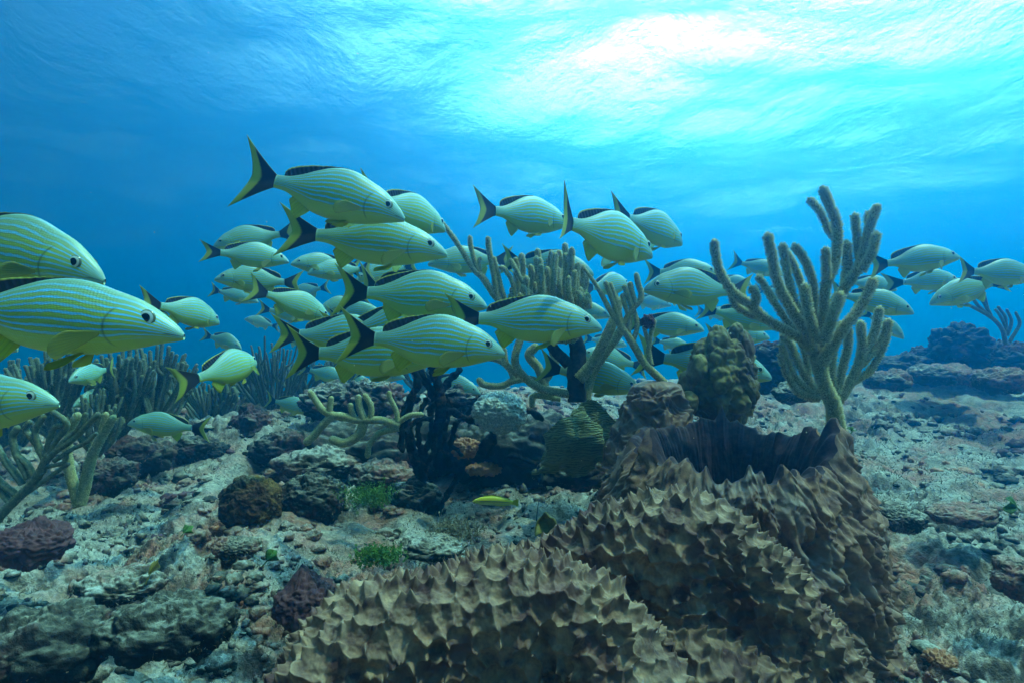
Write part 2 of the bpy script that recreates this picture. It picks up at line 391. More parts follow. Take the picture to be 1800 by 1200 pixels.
# ---------------------------------------------------------------- rocks, sponges and stony corals
def lump(name, c, size, mat, seed=0, n=56, amp=.18, sc_=1.6, cell=None, cellamp=.0, fine=.03, parent=None, squash=None, loc=True, mode=1):
    """an irregular boulder: a sphere pushed in and out by noise; cell adds rounded knobs"""
    rng = np.random.RandomState(seed)
    th = np.linspace(0.001, math.pi-.001, n); ph = np.linspace(0, 2*math.pi, int(n*1.7), endpoint=False)
    T, Q = np.meshgrid(th, ph, indexing='ij')
    u = np.stack([np.sin(T)*np.cos(Q), np.sin(T)*np.sin(Q), np.cos(T)], -1).reshape(-1, 3)
    sz = np.array(size); ws = u*sz/sz.mean(); r = 1+amp*fbm(ws+seed*3.1, sc_, 3, .5, mode)+fine*fbm(ws+seed, sc_*5, 4, .65)+fine*1.3*np.clip(fbm(ws+seed+9, sc_*3.2, 2, .5, 2), -1, .2)
    if cell:
        sd_ = rng.normal(size=(cell, 3)); sd_ /= np.linalg.norm(sd_, axis=1)[:, None]
        wu = u+.12*np.stack([pn(u*4), pn(u*4+5), pn(u*4+11)], -1); w = worley(wu, sd_); rr = 1.9/math.sqrt(cell)
        r = r+cellamp*(1-np.clip(w/rr, 0, 1)**2)
    nn = u/sz; nn /= np.linalg.norm(nn, axis=1)[:, None]; v = u*sz+nn*((r-1)*(sz.min()*.6+sz.mean()*.4))[:, None]
    if squash: v[:, 2] = np.where(v[:, 2] < 0, v[:, 2]*squash, v[:, 2])
    o = mesh_obj(name, v, gridf(n, len(ph), True), mat, parent)
    o.location = c
    return o
def sunk(px, d, up=.0):
    q = on_ground(px, d); q.z += up; return q

# --- the big barrel sponge
def barrel():
    cx, cy_ = .418, 1.10; zr, zb = .345, -.02
    root = empty('barrel_sponge', (cx, cy_, zb))
    nA = 620
    A = np.linspace(0, 2*math.pi, nA, endpoint=False)                     # 0 = +x, -pi/2 = towards the lens
    rng = np.random.RandomState(21)
    def bump(a0, wd, h): dd = (A-a0+math.pi) % (2*math.pi)-math.pi; return h*np.clip(1-np.abs(dd)/wd, 0, 1)**1.7
    rim = .008*np.sin(A*5+1)+.004*np.sin(A*13)-.034*np.clip(-np.sin(A), 0, 1)+.026*np.clip(np.sin(A), 0, 1)
    # teeth along the rim, uneven
    a = 0
    while a < 2*math.pi:
        a += rng.uniform(.10, .26); rim = rim+bump(a, rng.uniform(.06, .12), rng.uniform(.008, .026))*(1 if math.sin(a) < .1 else .35)
    rim = rim+bump(math.radians(-28), .30, .085)+bump(math.radians(-34), .12, .03)+bump(math.radians(-158), .13, .055)+bump(math.radians(-96), .22, .026)+bump(math.radians(75), .10, .035)+bump(math.radians(8), .4, .02)
    def ring(t):
        """outer wall: t = 0 at the rim, 1 at the foot"""
        bulge = .162+.060*np.clip(t, 0, 1)**.7+.018*np.sin(t*3.0)
        return bulge
    def wall(tt, inner):
        T, Q = np.meshgrid(tt, A, indexing='ij')
        if not inner:
            r = ring(T); z = zr+rim[None]*(1-T)**3+(zb-zr)*T
        else:
            r = .148-.055*T**.8; z = zr+rim[None]*(1-T)**4-.26*T
        sq = 1+.05*np.cos(2*Q+.6)+.035*np.cos(3*Q+2)                        # not quite round
        x = np.cos(Q)*r*sq*1.03; y = np.sin(Q)*r*sq*.93
        p = np.stack([np.cos(Q)*1.0, np.sin(Q)*1.0, z*2.2], -1).reshape(-1, 3)
        pw = p+.18*np.stack([pn(p*3.1), pn(p*3.1+7), pn(p*3.1+13)], -1)
        flute = fbm(pw*np.array([1, 1, .42]), 5.2, 3, .55, 2).reshape(T.shape)         # upright ridges
        pits = fbm(pw, 7.5, 3, .6, 2).reshape(T.shape); finer = fbm(pw, 24, 2, .6).reshape(T.shape)
        if not inner: disp = .030*flute*(.35+.65*np.minimum(T*3, 1))+.026*pits*(.4+.6*np.minimum(T*3, 1))+.006*finer
        else: disp = -(.005*flute+.002*finer)*np.clip(T*6, 0, 1)
        x = x+np.cos(Q)*disp; y = y+np.sin(Q)*disp
        edge = np.clip(1-T/.05, 0, 1) if inner else np.clip(1-T/.035, 0, 1)
        return np.stack([x, y, z-zb], -1)
    to = np.concatenate([np.linspace(0, .06, 10), np.linspace(.07, 1.02, 250)]); W = wall(to, False)
    # the inner wall starts exactly on the rim of the outer one
    ti = np.concatenate([np.linspace(.0, .08, 8), np.linspace(.1, 1, 110)]); I = wall(ti, True)
    k = np.clip(1-ti/.12, 0, 1)[:, None, None]; I = I*(1-k)+(W[0][None]+np.stack([-np.cos(A)*.006, -np.sin(A)*.006, 0*A], -1)[None])*k
    I[0] = W[0]
    mesh_obj('outer_wall', W.reshape(-1, 3), gridf(len(to), nA, True)[:, ::-1], M['sponge'], root)
    bt = I[-1].mean(0); Vi = np.vstack([I.reshape(-1, 3), [bt]]); fi = gridf(len(ti), nA, True).tolist(); c0 = len(Vi)-1; b0 = (len(ti)-1)*nA
    fi += [[b0+i, b0+(i+1) % nA, c0] for i in range(nA)]
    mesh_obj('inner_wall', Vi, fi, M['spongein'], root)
    tag(root, 'huge brown barrel sponge with a jagged rim round a dark hollow', 'sponge')
barrel()

# --- the thorny sponge in front: two folds of one animal
def thorny():
    root = empty('thorny_sponge', P(1000, 1190, .70))
    def fold(ridge, depth, lean, hgt, seed, nu, nv, back):
        rng = np.random.RandomState(seed)
        R = catmull(np.array([list(P(x, y, d)) for x, y, d in ridge]), nu)
        # profile across the ridge: from behind, over the top, down the front face
        prof_ = np.array([(back, -.07), (back*.55, -.012), (back*.2, .004), (0, 0), (-.022, -.014), (-.034, -.045), (-.030, -.095), (-.035, -.15), (-.075, -.20), (-.13, -hgt)])
        pr = catmull(prof_, nv)
        tangent = np.gradient(R, axis=0); tangent[:, 2] = 0; tangent /= np.linalg.norm(tangent, axis=1)[:, None]
        outw = np.stack([tangent[:, 1], -tangent[:, 0], 0*tangent[:, 0]], -1)       # towards the lens
        V_ = R[:, None, :]-outw[:, None, :]*pr[None, :, 0, None]+np.array([0, 0, 1])*pr[None, :, 1, None]
        V_ = V_.reshape(-1, 3); f = gridf(nu, nv)
        q = V_; V_ = V_+vnormals(V_, f)*(.016*fbm(q, 9, 2)[:, None])
        nrm = vnormals(V_, f)
        if nrm[:, 1].mean() > 0: nrm = -nrm; f = f[:, ::-1]
        # thorns: cusps joined by webs
        L = np.linalg.norm(np.diff(R, axis=0), axis=1).sum()
        g = .0185; ext = V_[::23]; pts = []
        for p_ in ext[rng.permutation(len(ext))]:
            if all((p_[0]-o_[0])**2+(p_[1]-o_[1])**2+(p_[2]-o_[2])**2 > (g*o_[3])**2 for o_ in pts): pts.append((*p_, rng.uniform(.45, 1.35)))
        seeds = np.array([p_[:3] for p_ in pts])
        w2 = V_+.0060*np.stack([pn(V_*70), pn(V_*70+9), pn(V_*70+19)], -1)
        W3 = worley(w2, seeds, 3); e2 = (W3[:, 1]-W3[:, 0])/g; e3 = (W3[:, 2]-W3[:, 0])/g
        web = .0042*np.clip(1-e2/.9, 0, 1)**1.5                          # thin walls between cups
        cusp = np.clip(1-e3/.66, 0, 1)**1.7; cusp = cusp/(1+.35*cusp)*1.25                              # points where three cups meet
        amp = .0128*(.8+1.0*fbm(V_, 14, 2))
        tip = nrm*1.0+np.array([.10, -.05, .42]); tip /= np.linalg.norm(tip, axis=1)[:, None]
        V_ = V_+nrm*(.006*fbm(V_, 22, 2))[:, None]; V2 = V_+nrm*(web[:, None]+(cusp*amp*.45)[:, None])+tip*((cusp**1.25)*amp*.85)[:, None]+nrm*(.0035*fbm(V_, 60, 3)+.0010*fbm(V_, 200, 2))[:, None]
        return V2, f
    A = [(455, 1235, .60), (520, 1170, .61), (590, 1090, .63), (680, 1048, .655), (790, 1022, .67), (880, 1010, .68), (960, 1010, .68), (1030, 1045, .66), (1075, 1120, .63), (1110, 1220, .60)]
    V1, f1 = fold(A, 0, 0, .26, 5, 620, 330, .11)
    l1 = mesh_obj('fold', V1, f1, M['spiny'], root, loc=None)
    Bq = [(800, 1015, .78), (900, 992, .78), (985, 962, .775), (1060, 918, .775), (1125, 886, .78), (1190, 876, .78), (1260, 893, .785), (1330, 945, .79), (1395, 1010, .80), (1450, 1075, .80), (1500, 1150, .80), (1540, 1235, .80)]
    V2, f2 = fold(Bq, 0, 0, .30, 6, 760, 360, .10)
    l2 = mesh_obj('fold', V2, f2, M['spiny'], root)
    for l in (l1, l2): l.matrix_parent_inverse = Matrix.Translation(-root.location)
    tag(root, 'pale brown thorny sponge in front, its two folds covered in curved spikes', 'sponge')
thorny()

# --- the rough brown cone sponge behind the barrel's left side
def cone():
    c = P(1146, 830, 1.34); n, k = 170, 300
    t = np.linspace(0, 1, n); Q = np.linspace(0, 2*math.pi, k, endpoint=False); T, A = np.meshgrid(t, Q, indexing='ij')
    r = .108*(1-.58*T)*(1+.10*np.cos(2*A+1)); r = r*np.where(T > .93, np.sqrt(np.clip(1-((T-.93)/.0705)**2, 0, 1)), 1); z = T*.215
    p = np.stack([np.cos(A)*r*9+3, np.sin(A)*r*9, z*9], -1).reshape(-1, 3); pw = p+.3*np.stack([pn(p*2), pn(p*2+5), pn(p*2+9)], -1)
    dsp = (.016*fbm(pw, 1.7, 3, .55, 2)+.006*fbm(pw, 5, 2)).reshape(T.shape)*np.clip((1-T)*8, .3, 1)
    v = np.stack([np.cos(A)*(r+dsp)+.012*T, np.sin(A)*(r+dsp), z+dsp*.7], -1).reshape(-1, 3)
    o = mesh_obj('cone_sponge', v, gridf(n, k, True)[:, ::-1], M['sponge']); o.location = c
    tag(o, 'rough brown cone-shaped sponge between the leafy plate coral and the big barrel', 'sponge')
cone()

# --- mustard knobbly coral
def mustard():
    root = empty('knobbly_coral', P(1262, 735, 1.36)); rng = np.random.RandomState(5)
    c = P(1268, 672, 1.38)
    b = lump('base', (0, 0, 0), (.078, .078, .115), M['knob'], 8, 120, .22, 2.0, 26, .16, .03, root); b.location = Vector(c)-root.location
    KN = [(1240, 612, 22, 44), (1262, 590, 19, 40), (1292, 585, 15, 40), (1311, 600, 14, 48), (1285, 622, 14, 36), (1312, 640, 15, 40), (1272, 668, 28, 40), (1318, 675, 15, 36), (1226, 640, 18, 40), (1208, 668, 16, 36), (1232, 690, 22, 34), (1300, 700, 22, 30), (1210, 700, 18, 28), (1285, 650, 12, 34)]
    for i, (x, y, r_, h_) in enumerate(KN):
        d = 1.38-.06*rng.uniform(-.2, 1); q = P(x, y, d); s = d/F
        k = lump('knob', (0, 0, 0), (r_*s, r_*s*.95, h_*s*.72), M['knob'], 30+i, 44, .16, 1.3, 9, .12, .025, root)
        k.location = Vector(q)-root.location-Vector((0, 0, h_*s*.25)); k.rotation_euler = (rng.uniform(-.3, .3), rng.uniform(-.3, .3), rng.uniform(0, 3))
    tag(root, 'mustard brown knobbly coral standing behind the rim of the big barrel sponge', 'coral')
mustard()

# --- leafy plate coral, two thick folded plates
def plates():
    root = empty('plate_coral', P(1015, 820, 1.5))
    def plate(cx, cy_, d, w, h, lean, seed, tipx):
        n, k = 110, 110; U, V = np.meshgrid(np.linspace(-1, 1, n), np.linspace(0, 1, k), indexing='ij')
        s = d/F; topl = 1-.42*np.abs(U-tipx)**1.5+.04*np.sin(U*9+seed)
        x = U*w*s*(.62+.38*V); z = V*h*s*topl; y = .05*U*U-.075*np.sin(V*2.3)+.02*np.sin(U*4+seed)+lean*V
        g = np.stack([x, y, z], -1); p = g.reshape(-1, 3)
        nr = vnormals(p, gridf(n, k)); p = p+nr*(.008*fbm(p+seed, 14, 3))[:, None]
        band = .0011*np.sin((p[:, 2]*170+3*fbm(p+seed, 9, 2)*2.5)*1.0); p = p+nr*band[:, None]
        th = .010; f = gridf(n, k); N2 = n*k; i = np.arange(N2).reshape(n, k); loop = np.concatenate([i[0, :], i[1:, -1], i[-1, -2::-1], i[-2:0:-1, 0]]); l2 = np.roll(loop, -1)
        ff = np.vstack([f, f[:, ::-1]+N2, np.stack([loop, loop+N2, l2+N2, l2], 1)])
        o = mesh_obj('plate', np.vstack([p+nr*th*.5, p-nr*th*.5]), ff, M['plate'], root); o.location = P(cx, cy_, d)-root.location; return o
    a = plate(993, 822, 1.43, 52, 108, -.02, 1, .0); a.rotation_euler = (0, .10, .25)
    b_ = plate(1050, 812, 1.52, 42, 122, .01, 2, .1); b_.rotation_euler = (0, -.05, -.75)
    c_ = plate(965, 830, 1.50, 34, 85, .0, 3, .4); c_.rotation_euler = (0, 0, .7)
    cr = lump('core', (0, 0, 0), (.055, .04, .06), M['plate'], 61, 40, .2, 1.6, None, 0, .03, root); cr.location = P(1015, 800, 1.53)-root.location
    tag(root, 'olive leafy coral of ribbed folded plates at the foot of the thick black trunk', 'coral')
plates()

# --- pale lumpy head coral
o = lump('head_coral', P(878, 724, 1.72), (.082, .07, .062), M['pale'], 14, 120, .10, 1.8, 240, .085, .05)
tag(o, 'pale whitish coral head with a crumbly surface beside the black branch', 'coral')
# --- ball sponges and pointed lump
o = lump('ball_sponge', P(441, 884, 1.52), (.080, .08, .074), M['ball'], 3, 110, .14, 1.5, 40, .05, .07); tag(o, 'round orange-brown ball sponge with a sandy cap, left of the grey one', 'sponge')
o = lump('ball_sponge', P(548, 878, 1.62), (.094, .09, .078), M['darkrock'], 4, 110, .16, 1.5, 30, .06, .08); tag(o, 'larger grey-brown ball sponge touching the orange-brown one on its right', 'sponge')
def pointed():
    o = lump('pointed_sponge', P(540, 1060, .93), (.050, .05, .042), M['purple'], 5, 90, .2, 1.6, 18, .08, .08)
    for v in o.data.vertices:
        t = max(0, 1-math.hypot(v.co.x+.008, v.co.y)/.028); v.co.z += .024*t**1.3*(v.co.z > 0)
    tag(o, 'dark brown-red sponge with a pointed top left of the thorny sponge', 'sponge')
pointed()
o = lump('dark_sponge', P(58, 955, 1.12), (.070, .06, .042), M['purple'], 9, 90, .26, 1.7, 20, .10, .09); tag(o, 'dull red-purple sponge lump low at the left edge', 'sponge')
# --- flat orange crusts under the dark branches
for (x, y, d, sx, sz, lab) in [(818, 786, 1.86, .042, .034, 'flat orange crust sponge, left one under the pale coral head'), (884, 782, 1.845, .050, .026, 'flat orange crust sponge, right one under the pale coral head'), (850, 824, 1.83, .060, .020, 'dull pink crust sponge below the two orange ones')]:
    o = lump('crust_sponge', P(x, y, d), (sx, .035, sz), M['orange'], int(x), 60, .35, 2.2, 14, .15, .08); tag(o, lab, 'sponge')
o = lump('crust_sponge', on_ground(1655, 1.0)+Vector((0, 0, -.002)), (.026, .03, .010), M['orange'], 77, 60, .5, 2.6, 16, .2, .12); tag(o, 'bright orange crust sponge low at the right, right of the barrel sponge', 'sponge')

# --- boulders and coral heads, each where it lies
ROCKS = [  # name, px, py, d, half width px, half height px, material, knobs, label
 ('coral_head', 1590, 644, 3.7, 50, 22, 'darkrock', 60, 'low dark coral ridge on the far right reef, left of the dome'),
 ('coral_head', 1688, 612, 3.6, 44, 40, 'darkrock', 60, 'round brain-like coral dome on the far right ridge'),
 ('reef_rock', 1778, 640, 3.5, 52, 38, 'darkrock', 50, 'large dark rock at the right edge of the far ridge'),
 ('reef_rock', 1655, 658, 3.2, 60, 15, 'rock', 44, 'long knobbly rock below the brain-like dome'),
 ('coral_head', 1622, 632, 3.75, 22, 22, 'darkrock', 40, 'small dark coral lump left of the brain-like dome'),
 ('coral_head', 1735, 632, 3.55, 24, 30, 'darkrock', 40, 'dark coral lump between the dome and the large right edge rock'),
 ('reef_rock', 1715, 664, 3.0, 26, 14, 'rock', 24, 'small lumpy rock right of the long knobbly rock'),
 ('reef_rock', 1560, 668, 3.0, 42, 16, 'rock', 18, 'small knobbly rock right of the tall fuzzy coral'),
 ('coral_head', 1355, 645, 2.4, 32, 44, 'darkrock', 40, 'grey knobbly coral between the mustard coral and the tall fuzzy coral'),
 ('reef_rock', 1400, 690, 2.1, 40, 18, 'rock', 16, 'low rock behind the base of the tall fuzzy coral'),
 ('reef_rock', 1765, 668, 2.6, 50, 20, 'rock', 20, 'low lumpy rock at the right edge under the large dark rock'),
 ('coral_head', 585, 705, 2.5, 56, 28, 'rock', 70, 'tan knobbly coral head behind the beige curling branches'),
 ('coral_head', 655, 700, 2.4, 52, 30, 'rock', 90, 'tan wrinkled coral head left of the black branch'),
 ('coral_head', 800, 700, 2.2, 48, 28, 'rock', 80, 'brown coral head behind the black branch'),
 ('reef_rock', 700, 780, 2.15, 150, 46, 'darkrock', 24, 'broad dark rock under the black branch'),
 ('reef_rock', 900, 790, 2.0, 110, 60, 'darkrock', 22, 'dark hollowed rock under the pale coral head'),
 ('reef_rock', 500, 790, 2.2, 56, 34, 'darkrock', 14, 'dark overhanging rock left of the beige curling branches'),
 ('reef_rock', 560, 815, 1.95, 76, 26, 'rock', 20, 'pale topped rock behind the two ball sponges'),
 ('coral_head', 445, 755, 2.5, 32, 42, 'darkrock', 34, 'upright dark coral head left of the smallest green fish'),
 ('coral_head', 398, 732, 2.8, 30, 34, 'darkrock', 40, 'dim grey coral head behind the upright dark one'),
 ('reef_rock', 350, 790, 2.2, 44, 24, 'darkrock', 20, 'dark rock just right of and below the olive fish'),
 ('reef_rock', 245, 800, 2.0, 52, 30, 'darkrock', 24, 'dark knobbly rock below the snout of the olive fish'),
 ('reef_rock', 300, 775, 2.4, 46, 20, 'rock', 26, 'small rubble mound directly under the olive fish'),
 ('reef_rock', 195, 835, 1.7, 44, 30, 'darkrock', 16, 'dark rock behind the pair of fuzzy rods'),
 ('reef_rock', 730, 872, 1.75, 44, 30, 'darkrock', 16, 'dark stone below the black branch beside the green algae'),
 ('reef_rock', 680, 835, 1.9, 64, 26, 'rock', 20, 'grey rock between the grey ball sponge and the black branch'),
 ('reef_rock', 1015, 830, 1.65, 74, 26, 'darkrock', 24, 'dark rock the leafy plate coral grows on'),
 ('reef_rock', 1085, 875, 1.35, 34, 40, 'rock', 24, 'pale green crusted rock left of the barrel sponge'),
 ('reef_rock', 1590, 912, 1.25, 34, 20, 'rock', 16, 'dark stone right of the barrel sponge'),
 ('reef_rock', 1690, 902, 1.36, 60, 15, 'rock', 18, 'flat dark stone on the right slope'),
 ('reef_rock', 1795, 1015, 1.0, 44, 32, 'rock', 18, 'dark stone at the right edge'),
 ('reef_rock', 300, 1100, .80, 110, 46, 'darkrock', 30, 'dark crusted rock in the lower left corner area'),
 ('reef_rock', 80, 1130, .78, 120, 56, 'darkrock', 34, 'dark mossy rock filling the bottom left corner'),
 ('reef_rock', 415, 960, 1.15, 40, 16, 'rock', 12, 'small pale stone below the orange-brown ball sponge'),
 ('reef_rock', 215, 1030, .98, 70, 26, 'rock', 22, 'pale rough rock on the lower left slope'),
 ('reef_rock', 760, 960, 1.25, 60, 18, 'rock', 24, 'rough stone left of the olive curled algae'),
]
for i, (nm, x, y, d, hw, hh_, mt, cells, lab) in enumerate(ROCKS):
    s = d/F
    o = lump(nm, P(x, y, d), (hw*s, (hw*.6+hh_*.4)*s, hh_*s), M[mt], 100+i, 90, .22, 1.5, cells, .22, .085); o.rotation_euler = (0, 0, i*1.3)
    o.rotation_euler = (0, 0, 0); tag(o, lab, 'coral' if nm == 'coral_head' else 'rock')

def rock_turf():
    rng = np.random.RandomState(17); B, Nn = [], []
    for o in [q for q in col.objects if q.type == 'MESH' and q.name.split('.')[0] in ('reef_rock', 'coral_head', 'ball_sponge')]:
        me = o.data; c = np.empty(len(me.vertices)*3); me.vertices.foreach_get('co', c); nn = np.empty(len(me.vertices)*3); me.vertices.foreach_get('normal', nn)
        c = c.reshape(-1, 3); nn = nn.reshape(-1, 3); ok = np.where((nn[:, 2] > .0) & (nn[:, 1] < .6))[0]
        if not len(ok): continue
        k = rng.choice(ok, min(1500, len(ok)*1)); d_ = fbm(c[k]+o.location.x, 14, 2); k = k[d_ > -.05]
        B.append(c[k]+np.array(o.location)+rng.normal(0, .002, (len(k), 3))); Nn.append(nn[k])
    B = np.vstack(B); Nn = np.vstack(Nn); n = len(B); sc_ = .7+.35*B[:, 1]
    h = rng.uniform(.003, .009, n)*sc_; dr = Nn*.7+np.array([0, 0, .5])+rng.normal(0, .35, (n, 3)); dr /= np.linalg.norm(dr, axis=1)[:, None]
    s1 = np.cross(dr, rng.normal(size=(n, 3))); s1 /= np.linalg.norm(s1, axis=1)[:, None]
    v = np.stack([B-s1*(h*.2)[:, None], B+s1*(h*.2)[:, None], B+dr*h[:, None]], 1).reshape(-1, 3)
    o = mesh_obj('rock_turf_algae', v, np.arange(3*n).reshape(n, 3), M['turf'], smooth=False); o['kind'] = 'stuff'
    o['label'] = 'fuzzy brown turf algae growing on the reef rocks'; o['category'] = 'algae'
rock_turf()

# ---------------------------------------------------------------- sea rods
def tube(pts, r0, r1, seg=14, bump=.0, seed=0, step=.004, cap=True):
    pts = np.asarray(pts, float); L = np.linalg.norm(np.diff(pts, axis=0), axis=1).sum(); n = max(6, int(L/step))
    c = catmull(pts, n); t = np.linspace(0, 1, n)
    r = r0+(r1-r0)*t
    tg = np.gradient(c, axis=0); tg /= np.linalg.norm(tg, axis=1)[:, None]
    nx = np.cross(tg, [0.13, 1, .21]); nx /= np.maximum(np.linalg.norm(nx, axis=1)[:, None], 1e-9); ny = np.cross(tg, nx)
    a = np.linspace(0, 2*math.pi, seg, endpoint=False)
    v = c[:, None]+r[:, None, None]*(np.cos(a)[None, :, None]*nx[:, None]+np.sin(a)[None, :, None]*ny[:, None])
    if cap:                                                                # a rounded tip
        caps = [c[-1]+tg[-1]*r[-1]*h for h in (.45, .8, .97)]
        rr = [r[-1]*q for q in (.89, .6, .25)]
        ex = np.stack([cc+q*(np.cos(a)[:, None]*nx[-1]+np.sin(a)[:, None]*ny[-1]) for cc, q in zip(caps, rr)])
        v = np.concatenate([v, ex]); n += 3
    v = v.reshape(-1, 3)
    if bump: 
        ctr = np.repeat(np.concatenate([c, np.stack(caps)]) if cap else c, seg, 0); dv = v-ctr
        v = v+dv*(bump*(fbm(v+seed, 60, 2)+.8*fbm(v+seed, 160, 1)))[:, None]
    f = gridf(n, seg, True).tolist(); f.append([(n-1)*seg+i for i in range(seg)])
    return v, f, c, r, tg, nx, ny
def polyps(mb, c, r, tg, nx, ny, rng, length, gap, w=.00055, skip=0.0):
    """short soft hairs all round a branch"""
    n = len(c); L = np.linalg.norm(np.diff(c, axis=0), axis=1).sum(); cnt = int(L*2*math.pi*r.mean()/(gap*gap)*(1-skip))
    if cnt < 1: return
    k = rng.randint(int(n*skip), n, cnt); a = rng.uniform(0, 2*math.pi, cnt); h = length*rng.uniform(.6, 1.25, cnt)
    up = rng.uniform(.0, .7, cnt)
    dr = np.cos(a)[:, None]*nx[k]+np.sin(a)[:, None]*ny[k]; p = c[k]+(tg[k]*rng.uniform(-.5, .5, cnt)[:, None])*L/n+dr*(r[k]*.96)[:, None]
    # round the tip too
    nt_ = max(6, int(cnt*.03)); ph = rng.uniform(0, math.pi/2, nt_); a2 = rng.uniform(0, 6.28, nt_)
    d2 = np.cos(ph)[:, None]*tg[-1]+np.sin(ph)[:, None]*(np.cos(a2)[:, None]*nx[-1]+np.sin(a2)[:, None]*ny[-1])
    p = np.vstack([p, c[-1]+d2*r[-1]*.95]); drr = np.vstack([dr+tg[k]*up[:, None], d2]); drr /= np.linalg.norm(drr, axis=1)[:, None]
    h = np.concatenate([h, length*rng.uniform(.6, 1.1, nt_)]); cnt += nt_
    s1 = np.cross(drr, rng.normal(size=(cnt, 3))); s1 /= np.linalg.norm(s1, axis=1)[:, None]; s2 = np.cross(drr, s1)
    b = [p+w*(math.cos(q)*s1+math.sin(q)*s2) for q in (0, 2.09, 4.19)]
    tip = p+drr*h[:, None]
    v = np.stack([*b, tip], 1).reshape(-1, 3); i = np.arange(cnt)[:, None]*4
    f = np.concatenate([i+[0, 1, 3], i+[1, 2, 3], i+[2, 0, 3]])
    mb.add(v, f)
def branch_obj(root, pts, r0, r1, mat, pmat, rng, plen=.003, gap=.0026, name='branch', seg=14, step=.004, skip=0.0, pw=.00055, bump=.14):
    v, f, c, r, tg, nx, ny = tube(pts, r0, r1, seg, bump, rng.randint(99), step)
    mb = MB(); polyps(mb, c, r, tg, nx, ny, rng, plen, gap, pw, skip) if gap else None
    me_f = [list(q) for q in f]; V_ = v
    if mb.n:
        k = len(v); V_ = np.vstack([v]+mb.v); me_f = me_f+[[j+k for j in q] for q in mb.f]
    o = mesh_obj(name, V_-np.array(root.location), me_f, [mat, pmat], root)
    if mb.n: 
        mi = np.zeros(len(me_f), int); mi[len(f):] = 1; o.data.polygons.foreach_set('material_index', mi)
    return o
def colony(label, base, d0, lines, mat='rod', pmat='polyp', rng=None, plen=.003, gap=.0026, name='sea_rod_coral', dark=False, slim=.8, **kw):
    """lines: [(list of (px, py[, depth offset]), radius px at start, radius px at end, part name)]"""
    rng = rng or np.random.RandomState(len(lines)); root = empty(name, P(base[0], base[1], d0)); s = d0/F
    for ln in lines:
        pts, ra, rb = ln[0], ln[1], ln[2]; nm = ln[3] if len(ln) > 3 else 'branch'
        off = ln[4] if len(ln) > 4 else 0
        Q = [P(q[0], q[1], d0+(q[2] if len(q) > 2 else off)) for q in pts]
        kk = dict(kw); hair = 0 if nm == 'trunk' and dark else gap
        branch_obj(root, [list(q) for q in Q], ra*s*slim, rb*s*slim, M['trunk' if nm == 'trunk' and dark else mat], M[pmat], rng, plen, hair, nm, **kk)
    tag(root, label, 'coral'); return root
# the tall fuzzy coral on the right, front colony
colony('tall fuzzy sea rod coral at the right, its tips standing highest above the reef', (1475, 815), 1.18, [
 ([(1482, 830, .02), (1476, 780, .01), (1470, 740, 0), (1462, 700, 0)], 19, 15, 'trunk'),
 ([(1462, 705, 0), (1447, 670, 0), (1440, 635, 0), (1436, 615, 0)], 15, 14, 'trunk'),
 ([(1440, 640), (1420, 605), (1385, 583), (1345, 560), (1318, 535), (1290, 515), (1268, 482), (1258, 450), (1256, 428)], 11, 7.5),
 ([(1345, 560, .01), (1318, 552, .02), (1296, 540, .02), (1284, 518, .02)], 8, 6.5),
 ([(1325, 538, -.01), (1330, 520, -.02), (1322, 508, -.02)], 9, 8.5),
 ([(1432, 615, -.01), (1415, 580, -.02), (1392, 545, -.02), (1368, 500, -.03), (1358, 455, -.03), (1350, 417, -.03)], 11, 9),
 ([(1400, 585, .03), (1380, 560, .04), (1360, 530, .04), (1345, 505, .05), (1334, 488, .05)], 8, 6.5),
 ([(1428, 605, .02), (1410, 560, .03), (1392, 515, .03), (1382, 470, .04), (1376, 434, .04)], 9, 8),
 ([(1420, 560, .05), (1408, 500, .06), (1392, 460, .06), (1376, 435, .07)], 8, 7),
 ([(1440, 620, .02), (1432, 560, .02), (1430, 505, .01), (1416, 460, 0), (1398, 434, 0)], 9, 7),
 ([(1437, 600, -.04), (1424, 560, -.05), (1414, 505, -.05)], 10, 9),
 ([(1440, 610, .0), (1448, 560, -.01), (1452, 500, -.02), (1468, 460, -.02), (1472, 400, -.02), (1458, 360, -.02), (1447, 335, -.02)], 12, 8),
 ([(1470, 420, .0), (1455, 400, .02), (1440, 370, .02), (1424, 352, .03)], 8, 7),
 ([(1453, 490, -.03), (1452, 465, -.04), (1451, 440, -.05)], 9, 8),
 ([(1448, 590, .02), (1468, 545, .02), (1485, 505, .01), (1510, 470, 0), (1522, 430, 0), (1530, 395, 0), (1541, 366, 0)], 12, 8),
 ([(1486, 503, .02), (1490, 470, .03), (1488, 430, .03)], 11, 10),
 ([(1512, 465, .02), (1508, 430, .03), (1503, 380, .03)], 9, 8),
 ([(1515, 475, -.02), (1532, 445, -.03), (1541, 413, -.03)], 9, 8),
 ([(1528, 400, .02), (1526, 385, .03), (1528, 375, .03)], 9, 8),
 ([(1450, 600, -.05), (1462, 560, -.06), (1476, 520, -.06)], 10, 10),
 ([(1444, 640, -.02), (1462, 608, -.03), (1485, 575, -.04), (1512, 540, -.04), (1535, 496, -.04)], 12, 9),
], rng=np.random.RandomState(1), gap=.0023, plen=.0056, pw=.0010, slim=.70)
